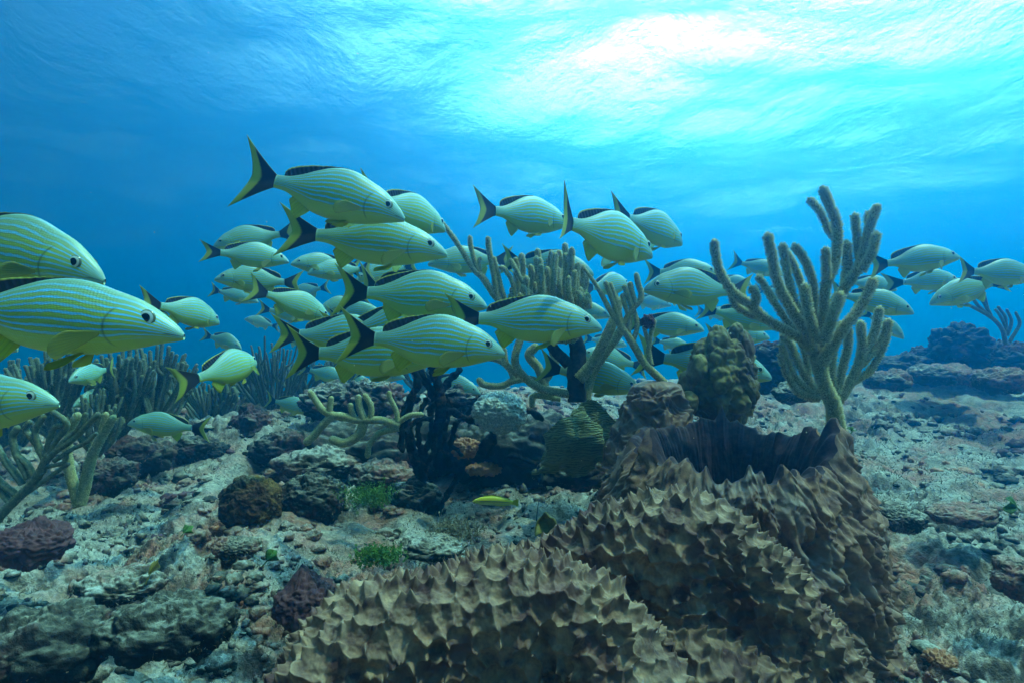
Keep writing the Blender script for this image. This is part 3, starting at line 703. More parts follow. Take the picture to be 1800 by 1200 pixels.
colony('lower bushy sea rod coral behind the tall fuzzy one on the same rock', (1480, 800), 1.34, [
 ([(1468, 800), (1462, 750), (1468, 700)], 15, 12, 'trunk'),
 ([(1468, 705), (1430, 680), (1405, 640), (1390, 605), (1377, 592)], 10, 8),
 ([(1430, 690), (1400, 665), (1382, 630), (1374, 606)], 8, 7),
 ([(1420, 670), (1418, 630), (1408, 600)], 9, 7),
 ([(1462, 700), (1440, 660), (1425, 620), (1418, 590)], 9, 7),
 ([(1468, 690), (1462, 650), (1468, 600), (1478, 570)], 10, 8),
 ([(1468, 700), (1480, 650), (1490, 610), (1492, 580)], 10, 8),
 ([(1470, 710), (1495, 670), (1515, 620), (1513, 570)], 11, 9),
 ([(1512, 625), (1535, 590), (1546, 545)], 10, 9),
 ([(1515, 640), (1545, 605), (1558, 580), (1562, 566)], 9, 8),
 ([(1500, 670), (1530, 650), (1552, 610), (1560, 585)], 8, 7),
 ([(1460, 700), (1450, 670), (1455, 630), (1450, 600)], 8, 7),
 ([(1440, 700), (1405, 690), (1385, 660), (1372, 625)], 8, 7),
], rng=np.random.RandomState(2), gap=.0028, plen=.0050, pw=.0010, slim=.70)
# the bushy one in the centre
_r = np.random.RandomState(6); L_ = [
 ([(1015, 705), (1012, 660), (1016, 620), (1010, 595)], 25, 20, 'trunk'),
 ([(1018, 665, -.02), (1040, 640, -.03), (1062, 600, -.04), (1080, 560, -.04), (1088, 530, -.03)], 15, 11),
 ([(1030, 700, .02), (1040, 660, .03), (1060, 625, .03), (1078, 600, .03), (1096, 575, .03)], 12, 12),
 ([(1000, 692, .0), (950, 682, -.02), (915, 655, -.03), (905, 630, -.03), (915, 595, -.02)], 11, 9),
 ([(912, 660, -.02), (890, 640, -.02), (885, 615, -.02)], 9, 8),
 ([(1000, 640), (975, 615), (960, 590)], 16, 13, 'trunk'),
 ([(1000, 600), (960, 570), (900, 545), (870, 520), (850, 490), (830, 470), (802, 425), (779, 394)], 11, 5.5),
 ([(855, 500), (838, 470), (828, 435), (826, 418)], 7, 5.5),
 ([(875, 525), (868, 480), (860, 440), (858, 420)], 9, 6.5),
 ([(845, 478), (842, 462), (844, 455)], 5, 5),
 ([(895, 545), (882, 510), (875, 480), (868, 455)], 7, 5.5),
 ([(905, 545), (902, 500), (888, 475), (880, 470)], 7, 5),
 ([(915, 548), (925, 515), (910, 480), (898, 458)], 7, 5),
]
for (x, y, x2) in [(917, 450, 925), (933, 470, 930), (943, 455, 950), (945, 442, 940), (962, 474, 965), (969, 445, 962), (984, 455, 970), (978, 470, 985), (995, 450, 992), (1005, 440, 1000), (1016, 466, 1002), (1024, 470, 1015), (993, 432, 985), (1030, 478, 1022), (955, 500, 950), (907, 480, 915), (972, 500, 975), (948, 490, 958), (1010, 480, 995), (925, 490, 930), (938, 500, 940), (988, 465, 985), (1000, 500, 1000), (1020, 510, 1012), (965, 515, 965), (900, 510, 905), (982, 445, 975), (1033, 520, 1022), (950, 470, 955), (915, 520, 920), (975, 520, 980)]:
    o1 = _r.uniform(-.06, .08); mx = (x+x2)/2+_r.uniform(-8, 8)
    L_.append(([(985+(x2-965)*.4, 600, o1*.3), (x2, 560, o1), (mx, 520, o1), (x+_r.uniform(-4, 4), y+20, o1), (x, y, o1)], 9.0, 7.2))
    x3 = x+_r.uniform(-11, 11); y3 = y+_r.uniform(4, 26); o2 = o1+_r.uniform(-.07, .07)
    L_.append(([(mx, 540, o1), ((mx+x3)/2+_r.uniform(-4, 4), (y3+540)/2, o2), (x3, y3, o2)], 8.0, 6.6))
colony('dense bushy sea rod coral with a thick black trunk at the centre', (1012, 712), 1.42, L_, rng=_r, gap=.0030, plen=.0030, pw=.0008, dark=True, slim=.66)
# pale bits tangled under it
colony('pale looping sea rod low between the brightest fish and the black trunk', (940, 690), 1.62, [
 ([(975, 700), (940, 668), (905, 668), (880, 678), (852, 676), (843, 668)], 8, 7), ([(905, 668), (895, 645), (875, 632), (850, 628)], 8, 6),
 ([(960, 690), (948, 650), (930, 625), (940, 610)], 11, 9), ([(955, 670), (975, 640), (972, 615)], 10, 9), ([(985, 700), (940, 695), (935, 712)], 7, 6)], rng=np.random.RandomState(9), gap=.004)
# the slanting, thinly branched one right of it
colony('slanting thin sea rod coral with twiggy tips, rising left from the mustard coral', (1185, 695), 1.33, [
 ([(1190, 700), (1165, 670), (1135, 640), (1110, 600), (1090, 570)], 9, 8, 'trunk'),
 ([(1092, 575), (1072, 545), (1056, 515), (1040, 490), (1028, 474)], 7, 3), ([(1090, 570), (1078, 530), (1068, 505), (1065, 498)], 7, 5.5),
 ([(1095, 580), (1088, 550), (1080, 520), (1073, 500)], 6, 5), ([(1104, 590), (1106, 560), (1098, 535), (1094, 520)], 6, 5),
 ([(1112, 600), (1120, 575), (1114, 545), (1104, 525), (1098, 518)], 5.5, 4.5), ([(1096, 570), (1110, 545), (1124, 530), (1127, 515), (1122, 500), (1119, 484)], 7, 6),
 ([(1112, 545), (1104, 520), (1098, 505)], 6, 6), ([(1118, 535), (1112, 518), (1108, 500)], 6, 6),
 ([(1144, 640), (1140, 615), (1144, 590), (1150, 565)], 6, 5), ([(1142, 610), (1136, 590), (1132, 575)], 5, 4)], rng=np.random.RandomState(10), gap=.0032, plen=.0018, seg=12)
o = lump('crust_sponge', P(1140, 566, 1.33), (.016, .012, .016), M['purple'], 33, 40, .35, 2.4, 20, .3, .1); tag(o, 'tiny pinkish crust wrapped round a twig tip of the slanting coral', 'sponge')
# beige curling branches, lower left of the centre
colony('beige sea rod lying over and curling to the left of the black branch', (705, 750), 1.62, [
 ([(702, 748), (670, 738), (630, 738), (590, 730), (568, 745), (552, 765), (540, 776)], 8.5, 8.5), ([(595, 732), (570, 722), (556, 705), (546, 690)], 8.5, 6.5),
 ([(640, 738), (632, 715), (630, 698)], 8, 7), ([(652, 735), (652, 712), (642, 695)], 7, 6), ([(625, 738), (618, 722), (616, 712)], 6, 6),
 ([(700, 742), (696, 720), (686, 700), (684, 690)], 6, 5), ([(695, 745), (720, 730), (740, 728)], 6, 6), ([(640, 742), (630, 765), (605, 778), (585, 772)], 11, 9),
 ([(700, 752), (668, 760), (650, 780), (646, 800)], 7, 6), ([(578, 735), (580, 715), (582, 700)], 7, 6)], rng=np.random.RandomState(12), gap=.004, plen=.0016)
# small thin colony on the far right ridge
colony('small purple-grey branching coral on the far right ridge', (1768, 608), 3.0, [
 ([(1768, 606), (1762, 580), (1745, 560), (1720, 545), (1700, 535)], 5, 3.5), ([(1745, 560), (1722, 540), (1705, 520), (1688, 513)], 4, 3), ([(1742, 555), (1728, 530), (1712, 512)], 4, 3),
 ([(1738, 550), (1730, 520), (1722, 508)], 3.5, 3), ([(1765, 590), (1768, 560), (1755, 540)], 4, 3), ([(1770, 590), (1778, 565), (1770, 545)], 4, 3), ([(1775, 600), (1792, 570), (1786, 550)], 4, 3), ([(1768, 575), (1758, 555), (1750, 545)], 3.5, 3)],
 mat='plume', pmat='plumetip', rng=np.random.RandomState(13), gap=0, seg=8, step=.01)

# procedural plumes: many rods rising from one foot
def plume(label, px, py, d, h, spread, n, rpx, seed, lean=0, mat='plume', pmat='plumetip', gap=.005, plen=.003, curve=.5, dspr=.5):
    rng = np.random.RandomState(seed); s = d/F; root = empty('sea_plume_coral', P(px, py, d))
    tips = []
    n = int(n*1.5); rpx *= .78
    for i in range(n):
        a = (i+.5)/n*2-1; a = a*spread+rng.normal(0, .08)+lean; ln = h*rng.uniform(.72, 1.05)*(1-.22*abs(a-lean)/max(spread, .1))
        off = rng.uniform(-1, 1)*h*dspr*s*.5
        x1 = px+math.sin(a)*ln*.35*1.15; x2 = px+math.sin(a)*ln*.72; x3 = px+math.sin(a)*ln*(1-.12*curve)
        y1 = py-math.cos(a)*ln*.30; y2 = py-math.cos(a)*ln*.68; y3 = py-math.cos(a)*ln-curve*8
        j = lambda q: rng.uniform(-q, q)
        pts = [P(px+j(4), py, d), P(x1+j(5), y1, d+off*.4), P(x2+j(6), y2, d+off*.8), P(x3+j(6), y3, d+off)]
        branch_obj(root, [list(q) for q in pts], rpx*1.15*s, rpx*.8*s, M[mat], M[pmat], rng, plen, gap, 'branch', seg=8, step=.008, pw=.0009)
        # side twigs share the branch's mesh look but are pieces of their own
        for q in range(rng.randint(1, 3)):
            t = rng.uniform(.3, .7); bx = pts[1].lerp(pts[3], t); sd_ = rng.choice([-1, 1]); l2 = ln*rng.uniform(.25, .42)*s
            dirv = (pts[3]-pts[1]).normalized(); w_ = Vector((sd_*.45, rng.uniform(-.4, .4), 0)); e1 = bx+(dirv*.5+w_)*l2*.5; e2 = bx+(dirv*1.0+w_*.7)*l2
            branch_obj(root, [list(bx), list(e1), list(e2)], rpx*.9*s, rpx*.7*s, M[mat], M[pmat], rng, plen, gap, 'twig', seg=8, step=.008, pw=.0009)
    tag(root, label, 'coral'); return root
plume('dark sea plume at the left, right below the belly of the nearest fish', 95, 770, 1.95, 165, .85, 18, 5.2, 31)
plume('dark sea plume in the middle of the left three, beside the two dim fish', 212, 770, 2.0, 165, .45, 15, 5.2, 32)
plume('dark sea plume nearest the tilted fish, rightmost of the left three', 268, 760, 2.05, 150, .62, 16, 5.0, 33, .12)
plume('fine pale sea plume behind the tilted fish', 478, 735, 3.0, 128, .75, 26, 3.0, 34, -.1, gap=0)
plume('fine blurry sea plume low behind the tail of the tilted fish', 372, 770, 2.7, 95, .8, 20, 3.6, 35, gap=0)
plume('faint short sea plume under the tilted fish', 320, 745, 2.9, 70, .8, 12, 3.6, 36, gap=0)
plume('faint fine coral under the lime-edged tail', 590, 690, 3.1, 60, .9, 14, 3.0, 37, gap=0)
plume('stubby finger coral between the tilted fish and the small plume', 402, 720, 2.7, 50, .5, 8, 5.5, 38, gap=0)
plume('faint fine coral behind the black branch, below the brightest fish', 735, 690, 3.0, 60, .9, 12, 3.0, 39, gap=0)
plume('dim sea plume at the far left edge, behind the yellow fish head', 25, 800, 2.2, 170, .5, 14, 5.0, 41)
plume('low dim sea plume between the left three and the olive fish', 170, 800, 1.85, 110, .7, 14, 4.6, 42, gap=.006)
plume('hazy sea plume between the tilted fish and the fine pale one', 425, 745, 3.2, 100, .6, 18, 3.2, 43, gap=0)
plume('hazy low sea plume far behind the olive fish', 300, 755, 3.1, 105, .9, 20, 3.4, 44, gap=0)
plume('faint fine sea plume right behind the smallest green fish', 535, 705, 3.3, 70, .8, 16, 3.0, 45, gap=0)
# thick rods at the left edge, sweeping right from a stem low on the left
colony('thick finger-like sea rods sweeping right from the left edge under the yellow fish head', (0, 930), 1.2, [
 ([(-40, 950), (20, 885), (60, 845), (85, 800)], 13, 10, 'trunk'), ([(20, 885), (70, 850), (105, 825), (120, 815)], 6, 5),
 ([(60, 845), (90, 800), (130, 770), (172, 728)], 9, 7), ([(75, 830), (85, 780), (95, 752), (108, 748)], 8, 7), ([(80, 810), (60, 775), (45, 755), (52, 742)], 8, 7),
 ([(70, 790), (62, 760), (70, 742), (76, 732)], 8, 7), ([(85, 800), (98, 775), (118, 745), (92, 722)], 7, 7), ([(50, 840), (30, 800), (22, 770), (30, 752)], 9, 8), ([(40, 850), (10, 810), (-8, 780)], 9, 8),
 ([(90, 800), (110, 778), (140, 750), (150, 728)], 7, 6.5), ([(95, 810), (125, 790), (150, 778), (168, 762)], 6, 5), ([(30, 870), (-5, 840), (-20, 800)], 9, 8), ([(60, 850), (52, 820), (30, 800)], 8, 8), ([(20, 885), (0, 860), (-12, 838)], 9, 8), ([(80, 820), (112, 812), (118, 795)], 6, 5)],
 mat='plume', pmat='plumetip', rng=np.random.RandomState(15), gap=.004, plen=.002, slim=.66)
colony('pair of thick fuzzy rods joined at the foot, right of the left edge rods', (138, 880), 1.28, [
 ([(140, 890), (132, 860), (122, 825), (118, 790), (124, 755), (136, 730)], 12, 8), ([(140, 885), (150, 850), (162, 800), (180, 765), (198, 735)], 13, 8), ([(165, 790), (178, 760), (186, 728)], 8, 6)],
 mat='rod', pmat='polyp', rng=np.random.RandomState(16), gap=.0032, plen=.0022)

# --- the dead black branch
def dead():
    d = 1.72; root = empty('dead_branch', P(745, 840, d)); s = d/F; rng = np.random.RandomState(8)
    L = [([(745, 845), (725, 790), (715, 740), (722, 700), (735, 670), (722, 640)], 15, 9), ([(775, 835), (768, 780), (775, 720), (770, 680), (762, 640)], 13, 15),
         ([(770, 690), (790, 670), (808, 650)], 12, 9), ([(765, 700), (745, 665), (735, 645)], 10, 8), ([(735, 700), (712, 715), (705, 740), (706, 790)], 7, 8),
         ([(790, 720), (820, 735), (850, 745), (880, 740)], 9, 7), ([(785, 700), (812, 712), (838, 698)], 8, 6), ([(760, 840), (790, 790), (800, 745), (820, 735)], 8, 6),
         ([(745, 800), (760, 760), (755, 720)], 9, 8), ([(760, 840), (742, 800), (735, 750), (748, 700)], 9, 7), ([(790, 820), (782, 770), (792, 720)], 8, 6), ([(730, 830), (760, 800), (770, 750)], 8, 6), ([(752, 720), (775, 700), (800, 690)], 6, 4), ([(715, 760), (728, 740), (760, 735)], 6, 5), ([(800, 745), (795, 780), (812, 800)], 5, 4), ([(850, 745), (870, 770), (855, 800)], 5, 4), ([(880, 742), (910, 730), (930, 722), (950, 735)], 9, 8),
         ([(810, 830), (780, 880), (765, 915)], 8, 6), ([(880, 815), (900, 800), (940, 812), (1000, 808)], 6, 6)]
    for (pts, a, b) in L:
        v, f, *_ = tube([list(P(x, y, d+rng.uniform(-.03, .03))) for x, y in pts], a*s*.66, b*s*.62, 16, .0, 0, .004)
        nr = v-np.repeat(catmull([list(P(x, y, d)) for x, y in pts], len(v)//16+0), 16, 0)[:len(v)] if False else None
        q = v; dx = np.stack([pn(q*55), pn(q*55+7), pn(q*55+13)], -1)*.010+np.stack([pn(q*150), pn(q*150+7), pn(q*150+13)], -1)*.005
        mesh_obj('branch', v+dx-np.array(root.location), [list(x) for x in f], M['black'], root)
    tag(root, 'dead black branching coral crusted with rust, upright in the middle of the reef', 'coral')
dead()

# ---------------------------------------------------------------- seaweeds
def tuft(label, px, py, d, w, h, n, seed, mat='green'):
    rng = np.random.RandomState(seed); s = d/F; root = P(px, py, d); vs_, fs_ = [], []; k = 0
    for i in range(n):
        b = np.array([rng.normal(0, w*.35)*s, rng.normal(0, w*.3)*s, rng.uniform(-.2, .3)*h*s])
        dr = np.array([rng.normal(0, .6), rng.normal(0, .5), 1.0]); dr /= np.linalg.norm(dr); ln = h*s*rng.uniform(.3, .75)
        for j in range(5):                                                # little leaves along each stem
            c = b+dr*ln*(j+1)/5; sz = .0035*rng.uniform(.6, 1.3); a = rng.normal(size=3); a /= np.linalg.norm(a); e = np.cross(a, rng.normal(size=3)); e /= np.linalg.norm(e)
            vs_.append(np.array([c-a*sz, c+e*sz*.6, c+a*sz, c-e*sz*.6])); fs_.append([k, k+1, k+2, k+3]); k += 4
    o = mesh_obj('green_seaweed', np.vstack(vs_), fs_, M[mat], smooth=False); o.location = root
    tag(o, label, 'seaweed')
tuft('bright green seaweed tuft between the grey ball sponge and the black branch', 650, 885, 1.55, 52, 44, 420, 1)
tuft('lower green seaweed tuft above the left part of the thorny sponge', 665, 985, 1.15, 50, 30, 380, 2)
tuft('olive seaweed tuft right of the upper green one', 800, 940, 1.3, 60, 34, 420, 3, 'turf')
tuft('small dull green tuft left of the barrel sponge', 1085, 905, 1.2, 44, 40, 300, 4, 'turf')
def fan(label, px, py, d, w, h, seed, mat='green', tilt=0):
    rng = np.random.RandomState(seed); s = d/F; n, k = 16, 22
    R, A = np.meshgrid(np.linspace(.08, 1, n), np.linspace(-1.1, 1.1, k), indexing='ij')
    rr = R*(1+.06*np.sin(A*7)); x = np.sin(A)*w*s*rr; z = np.cos(A)*h*s*rr; y = .006*np.sin(A*5+seed)*R+.01*R*R
    p = np.stack([x, y, z], -1).reshape(-1, 3); f = gridf(n, k); nr = vnormals(p, f)
    i = np.arange(n*k).reshape(n, k); loop = np.concatenate([i[0, :], i[1:, -1], i[-1, -2::-1], i[-2:0:-1, 0]]); l2 = np.roll(loop, -1); N2 = n*k
    v = np.vstack([p+nr*.0007, p-nr*.0007]); ff = np.vstack([f, f[:, ::-1]+N2, np.stack([loop, loop+N2, l2+N2, l2], 1)]).tolist()
    tv, tf, *_ = tube([[0, 0, -h*s*.6], [.001, 0, 0], [0, 0, h*s*.15]], .0011, .0009, 6, 0, 0, .004); kk = len(v)
    v = np.vstack([v, tv]); ff += [[j+kk for j in q] for q in tf]
    o = mesh_obj('fan_seaweed', v, ff, M[mat]); o.location = P(px, py, d); o.rotation_euler = (rad(-20), rad(tilt), rad(rng.uniform(-40, 40)))
    tag(o, label, 'seaweed')
fan('small green fan seaweed below and left of the orange-brown ball sponge', 322, 936, 1.2, 13, 14, 1, tilt=30)
fan('green fan seaweed with a short stalk left of the pointed sponge', 468, 985, 1.02, 15, 20, 2, tilt=35)
fan('brown upright blade of seaweed beside the lower left hollow', 262, 1010, .95, 7, 26, 3, 'olive', tilt=15)
fan('green fan seaweed at the right edge on the slope', 1788, 892, 1.15, 20, 14, 4, tilt=-50)
fan('small dark green fan seaweed just right of the tall coral foot', 1497, 757, 1.3, 8, 9, 5, tilt=20)
fan('thin grey-green fan seaweed on a stalk above the thorny sponge', 706, 936, 1.2, 13, 10, 6, 'turf', tilt=0)
fan('tiny fan seaweed on the pale sand patch behind the wrasse', 962, 862, 1.55, 9, 9, 7, 'turf')
def curl(px, py, d, w, h, bend_, seed):
    s = d/F; n, k = 40, 14; U, V = np.meshgrid(np.linspace(0, 1, n), np.linspace(-1, 1, k), indexing='ij')
    x = (U-.5)*w*s; top = np.sin(U*math.pi)**.6; z = (V*.5+.5)*h*s*top*(1+.08*np.sin(U*19)); y = .012*np.sin(U*5+bend_)+.010*np.sin(V*2+U*3)
    p = np.stack([x, y, z], -1).reshape(-1, 3); f = gridf(n, k); nr = vnormals(p, f); N2 = n*k
    i = np.arange(N2).reshape(n, k); loop = np.concatenate([i[0, :], i[1:, -1], i[-1, -2::-1], i[-2:0:-1, 0]]); l2 = np.roll(loop, -1)
    return np.vstack([p+nr*.0012, p-nr*.0012]), np.vstack([f, f[:, ::-1]+N2, np.stack([loop, loop+N2, l2+N2, l2], 1)])
o_ = empty('curled_seaweed', P(980, 940, 1.12))
for (x, y, w_, h_, b_) in [(963, 938, 44, 34, 0), (1004, 938, 50, 18, 2)]:
    v, f = curl(x, y, 1.12, w_, h_, b_, 1); q = mesh_obj('frond', v, f, M['olive'], o_); q.location = P(x, y, 1.12)-o_.location
tag(o_, 'mustard curled seaweed of two fronds on the sand above the thorny sponge', 'seaweed')
for (x, y, d, l, lab) in [(943, 915, 1.35, 34, 'single dark blade sticking up from the sand left of the curled seaweed')]:
    tv, tf, *_ = tube([[0, 0, 0], [.002, 0, l*d/F*.5], [.005, 0, l*d/F]], .0014, .0006, 8, 0, 0, .004); o = mesh_obj('seaweed_blade', tv, tf, M['darkrock']); o.location = P(x, y, d); tag(o, lab, 'seaweed')

# drifting specks in the water: nobody could count them
rng_ = np.random.RandomState(77); n_ = 420
dd_ = rng_.uniform(.45, 4.0, n_); xx_ = rng_.uniform(-1.1, 1.1, n_)*dd_; zz_ = CZ+rng_.uniform(-.3, .75, n_)*dd_; zz_ = np.maximum(zz_, ground_z(xx_, dd_)+.12)
mb_ = MB(); oct_ = np.array([(1, 0, 0), (-1, 0, 0), (0, 1, 0), (0, -1, 0), (0, 0, 1), (0, 0, -1)], float); of_ = np.array([(0, 2, 4), (2, 1, 4), (1, 3, 4), (3, 0, 4), (2, 0, 5), (1, 2, 5), (3, 1, 5), (0, 3, 5)])
for i in range(n_): mb_.add(oct_*rng_.uniform(.0003, .0009)*rng_.uniform(.5, 1.4, (1, 3))+[xx_[i], dd_[i], zz_[i]], of_)
o = mb_.build('drifting_specks', M['polyp']); o['kind'] = 'stuff'; o['label'] = 'tiny pale specks drifting in the water'; o['category'] = 'specks'

# ---------------------------------------------------------------- fish
def fish_mats():
    m, t = new_mat('striped_fish_skin'); N = NT(t)
    uv = N.n('ShaderNodeUVMap', uv_map='uv').outputs[0]
    sx = N.n('ShaderNodeSeparateXYZ', {0: uv}); s, h = sx.outputs[0], sx.outputs[1]     # s: snout 0 .. tail 1, h: belly 0 .. back 1
    oi = N.n('ShaderNodeObjectInfo').outputs['Random']
    off = N.n('ShaderNodeCombineXYZ', {0: N.math('MULTIPLY', oi, 7.0), 1: N.math('MULTIPLY', oi, 3.0)}).outputs[0]
    uvo = N.n('ShaderNodeVectorMath', {0: uv, 1: off}, operation='ADD').outputs[0]
    wob = N.noise(N.n('ShaderNodeMapping', {'Vector': uvo, 'Scale': (9, 5, 1)}).outputs[0], 1, 3, .5)
    wob2 = N.noise(N.n('ShaderNodeMapping', {'Vector': uvo, 'Scale': (30, 12, 1)}).outputs[0], 1, 2, .5)
    hh = N.math('ADD', h, N.math('ADD', N.math('MULTIPLY', N.math('SUBTRACT', wob, .5), .055), N.math('MULTIPLY', N.math('SUBTRACT', wob2, .5), .016)))
    head = N.ramp(s, [(.0, 1), (.30, 0)])
    hh = N.math('SUBTRACT', hh, N.math('MULTIPLY', head, N.math('MULTIPLY', s, .30)))
    fr = N.math('FRACT', N.math('MULTIPLY', N.math('POWER', N.math('MAXIMUM', hh, .001), 1.08), 10.5))
    tri = N.math('ABSOLUTE', N.math('SUBTRACT', fr, .5))                                  # 0 in the middle of a stripe
    blue = N.ramp(tri, [(.10, 1), (.24, 0)]); edge = N.ramp(tri, [(.16, 0), (.22, 1), (.32, 0)])
    zone = N.math('MULTIPLY', N.ramp(h, [(.17, 0), (.30, 1), (.78, 1), (.97, .25)]), N.ramp(N.noise(N.n('ShaderNodeMapping', {'Vector': uvo, 'Scale': (6, 22, 1)}).outputs[0], 1, 2, .5), [(.30, .45), (.5, 1)]))
    back = (.16, .26, .15); belly = (.38, .45, .05); side = (.31, .42, .045)
    base = N.mix(N.ramp(h, [(.15, 0), (.36, 1)]), belly, side)
    base = N.mix(N.ramp(h, [(.62, 0), (.95, 1)]), base, back)
    base = N.mix(N.math('MULTIPLY', N.ramp(s, [(.0, 1), (.27, 0)]), .45), base, (.30, .35, .17))
    base = N.mix(N.math('MULTIPLY', edge, N.math('MULTIPLY', zone, .38)), base, (.10, .11, .045))
    c = N.mix(N.math('MULTIPLY', blue, N.math('MULTIPLY', zone, N.math('ADD', .68, N.math('MULTIPLY', oi, .32)))), base, (.07, .46, .90))
    # silvery rows of scales
    vo = N.n('ShaderNodeTexVoronoi', {'Vector': N.n('ShaderNodeMapping', {'Vector': uv, 'Scale': (75, 34, 1), 'Rotation': (0, 0, .25)}).outputs[0], 'Scale': 1.0, 'Randomness': .25}).outputs['Distance']
    body_only = N.ramp(s, [(.24, 0), (.30, 1)])
    c = N.mix(N.math('MULTIPLY', N.ramp(vo, [(.25, 0), (.6, .09)]), body_only), c, (.05, .07, .04))
    # gill cover edge and mouth line
    cv = N.math('ADD', s, N.math('MULTIPLY', N.math('POWER', N.math('ABSOLUTE', N.math('SUBTRACT', h, .42)), 2.0), .30))
    gill = N.ramp(N.math('ABSOLUTE', N.math('SUBTRACT', cv, .288)), [(0, .55), (.009, 0)])
    gill = N.math('MULTIPLY', gill, N.ramp(h, [(.05, 0), (.15, 1), (.72, 1), (.8, 0)]))
    c = N.mix(gill, c, (.05, .06, .03))
    mouth = N.math('MULTIPLY', N.ramp(N.math('ABSOLUTE', N.math('SUBTRACT', h, N.math('SUBTRACT', .46, N.math('MULTIPLY', s, 1.4)))), [(0, .9), (.045, 0)]), N.ramp(s, [(.055, 1), (.075, 0)]))
    c = N.mix(mouth, c, (.06, .04, .03))
    hgt = N.math('SUBTRACT', N.math('MULTIPLY', vo, N.math('MULTIPLY', body_only, -.4)), gill)
    finish(N, c, .40, hgt, .0014, .7, spec=.4)
    M['fish'] = m
    def finmat(name, fn, tr=.45, see=0):
        m, t = new_mat(name); N = NT(t)
        uv = N.n('ShaderNodeUVMap', uv_map='uv').outputs[0]; sx = N.n('ShaderNodeSeparateXYZ', {0: uv})
        c, ray = fn(N, uv, sx.outputs[0], sx.outputs[1]); finish(N, c, .5, ray, .0006, .7, translucent=tr, spec=.3)
        if see:                                                          # a thin membrane lets some of what is behind through
            o_ = [q for q in t.nodes if q.type == 'OUTPUT_MATERIAL'][0]; src = o_.inputs[0].links[0].from_socket
            mx = N.n('ShaderNodeMixShader', {0: see, 1: src, 2: N.n('ShaderNodeBsdfTransparent').outputs[0]}); t.links.new(mx.outputs[0], o_.inputs[0])
        return m
    def rays(N, uv, k): return N.math('SINE', N.math('MULTIPLY', N.n('ShaderNodeSeparateXYZ', {0: uv}).outputs[0], k))
    def tail(N, uv, u, v):      # v: millimetre-like distance from the trailing edge
        r = rays(N, uv, 150); j = N.noise(N.n('ShaderNodeMapping', {'Vector': uv, 'Scale': (45, 2, 1)}).outputs[0], 1, 2, .6)
        vv = N.math('ADD', v, N.math('MULTIPLY', N.math('SUBTRACT', j, .5), .025))
        c = N.mix(N.ramp(vv, [(.062, 0), (.082, 1)]), (.46, .50, .05), (.018, .014, .026))
        c = N.mix(N.math('MULTIPLY', N.ramp(vv, [(.0, 1), (.02, 0)]), .4), c, (.5, .6, .35))
        c = N.mix(N.math('MULTIPLY', N.ramp(N.math('ABSOLUTE', u), [(.93, 0), (1.0, 1)]), .65), c, (.35, .38, .12))
        c = N.mix(N.math('MULTIPLY', N.ramp(r, [(.5, 0), (1, 1)]), .22), c, (.04, .04, .02))
        return c, r
    def dorsal(N, uv, u, v):
        r = rays(N, uv, 130)
        c = N.mix(N.ramp(v, [(.80, 0), (.93, 1)]), (.028, .024, .034), (.38, .40, .06))
        c = N.mix(N.ramp(u, [(.30, .75), (.55, 0)]), c, (.16, .18, .10))
        return c, r
    def yellow(N, uv, u, v):
        r = rays(N, uv, 80)
        return N.mix(N.math('MULTIPLY', N.ramp(r, [(.2, 0), (1, 1)]), .35), (.52, .52, .04), (.30, .32, .04)), r
    def pect(N, uv, u, v):
        r = rays(N, uv, 90)
        return N.mix(N.math('MULTIPLY', N.ramp(r, [(.2, 0), (1, 1)]), .4), (.46, .48, .10), (.30, .36, .14)), r
    M['tail'] = finmat('tail_fin', tail, .4); M['dorsal'] = finmat('dorsal_fin', dorsal, .25)
    M['yfin'] = finmat('yellow_fin', yellow, .5); M['pect'] = finmat('pectoral_fin', pect, .6, .38)
    def eye(name, ring, iris):
        m, t = new_mat(name); N = NT(t)
        uv = N.n('ShaderNodeUVMap', uv_map='uv').outputs[0]; r = N.n('ShaderNodeSeparateXYZ', {0: uv}).outputs[0]
        c = N.mix(N.ramp(r, [(.34, 0), (.39, 1)]), (.003, .005, .012), ring)
        c = N.mix(N.ramp(r, [(.56, 0), (.66, 1)]), c, iris)
        finish(N, c, .12, None, spec=.6); return m
    M['eye'] = eye('fish_eye', (.50, .56, .50), (.12, .14, .07))
fish_mats()
PS = np.array([0, .03, .07, .12, .20, .30, .40, .50, .60, .70, .80, .90, 1.0])
PU = np.array([.014, .044, .072, .106, .152, .188, .222, .232, .213, .168, .112, .068, .050])   # back above the axis
PL = np.array([.016, .038, .058, .080, .112, .145, .164, .172, .168, .148, .100, .058, .050])   # belly below
PW = np.array([.008, .027, .042, .058, .077, .092, .098, .094, .082, .064, .042, .024, .014])   # half width
def prof(s, tab):
    c = catmull(np.stack([PS, tab], 1), 400); return np.interp(s, c[:, 0], c[:, 1])
def bendf(v, b):
    """bend the fish sideways: x runs from the snout at +.5 to the tail base at -.5"""
    v = np.array(v, float); t = np.clip(.15-v[:, 0], 0, 2)
    return np.stack([v[:, 0]+.25*b*b*t**3, v[:, 1]+b*t*t, v[:, 2]], 1)
def sheet(name, grid, uv, mat, parent, b, th=.0022):
    """a fin: a closed, slightly thick sheet from an n x m grid of points"""
    n, m = grid.shape[:2]; g = grid.reshape(-1, 3); f = gridf(n, m); nrm = vnormals(g, f)
    v = np.vstack([g+nrm*th, g-nrm*th]); N2 = n*m
    ff = [f, f[:, ::-1]+N2]
    i = np.arange(n*m).reshape(n, m); loop = np.concatenate([i[0, :], i[1:, -1], i[-1, -2::-1], i[-2:0:-1, 0]]); l2 = np.roll(loop, -1)
    ff.append(np.stack([loop, loop+N2, l2+N2, l2], 1))
    return mesh_obj(name, bendf(v, b), np.vstack(ff), mat, parent, True, np.vstack([uv.reshape(-1, 2)]*2))
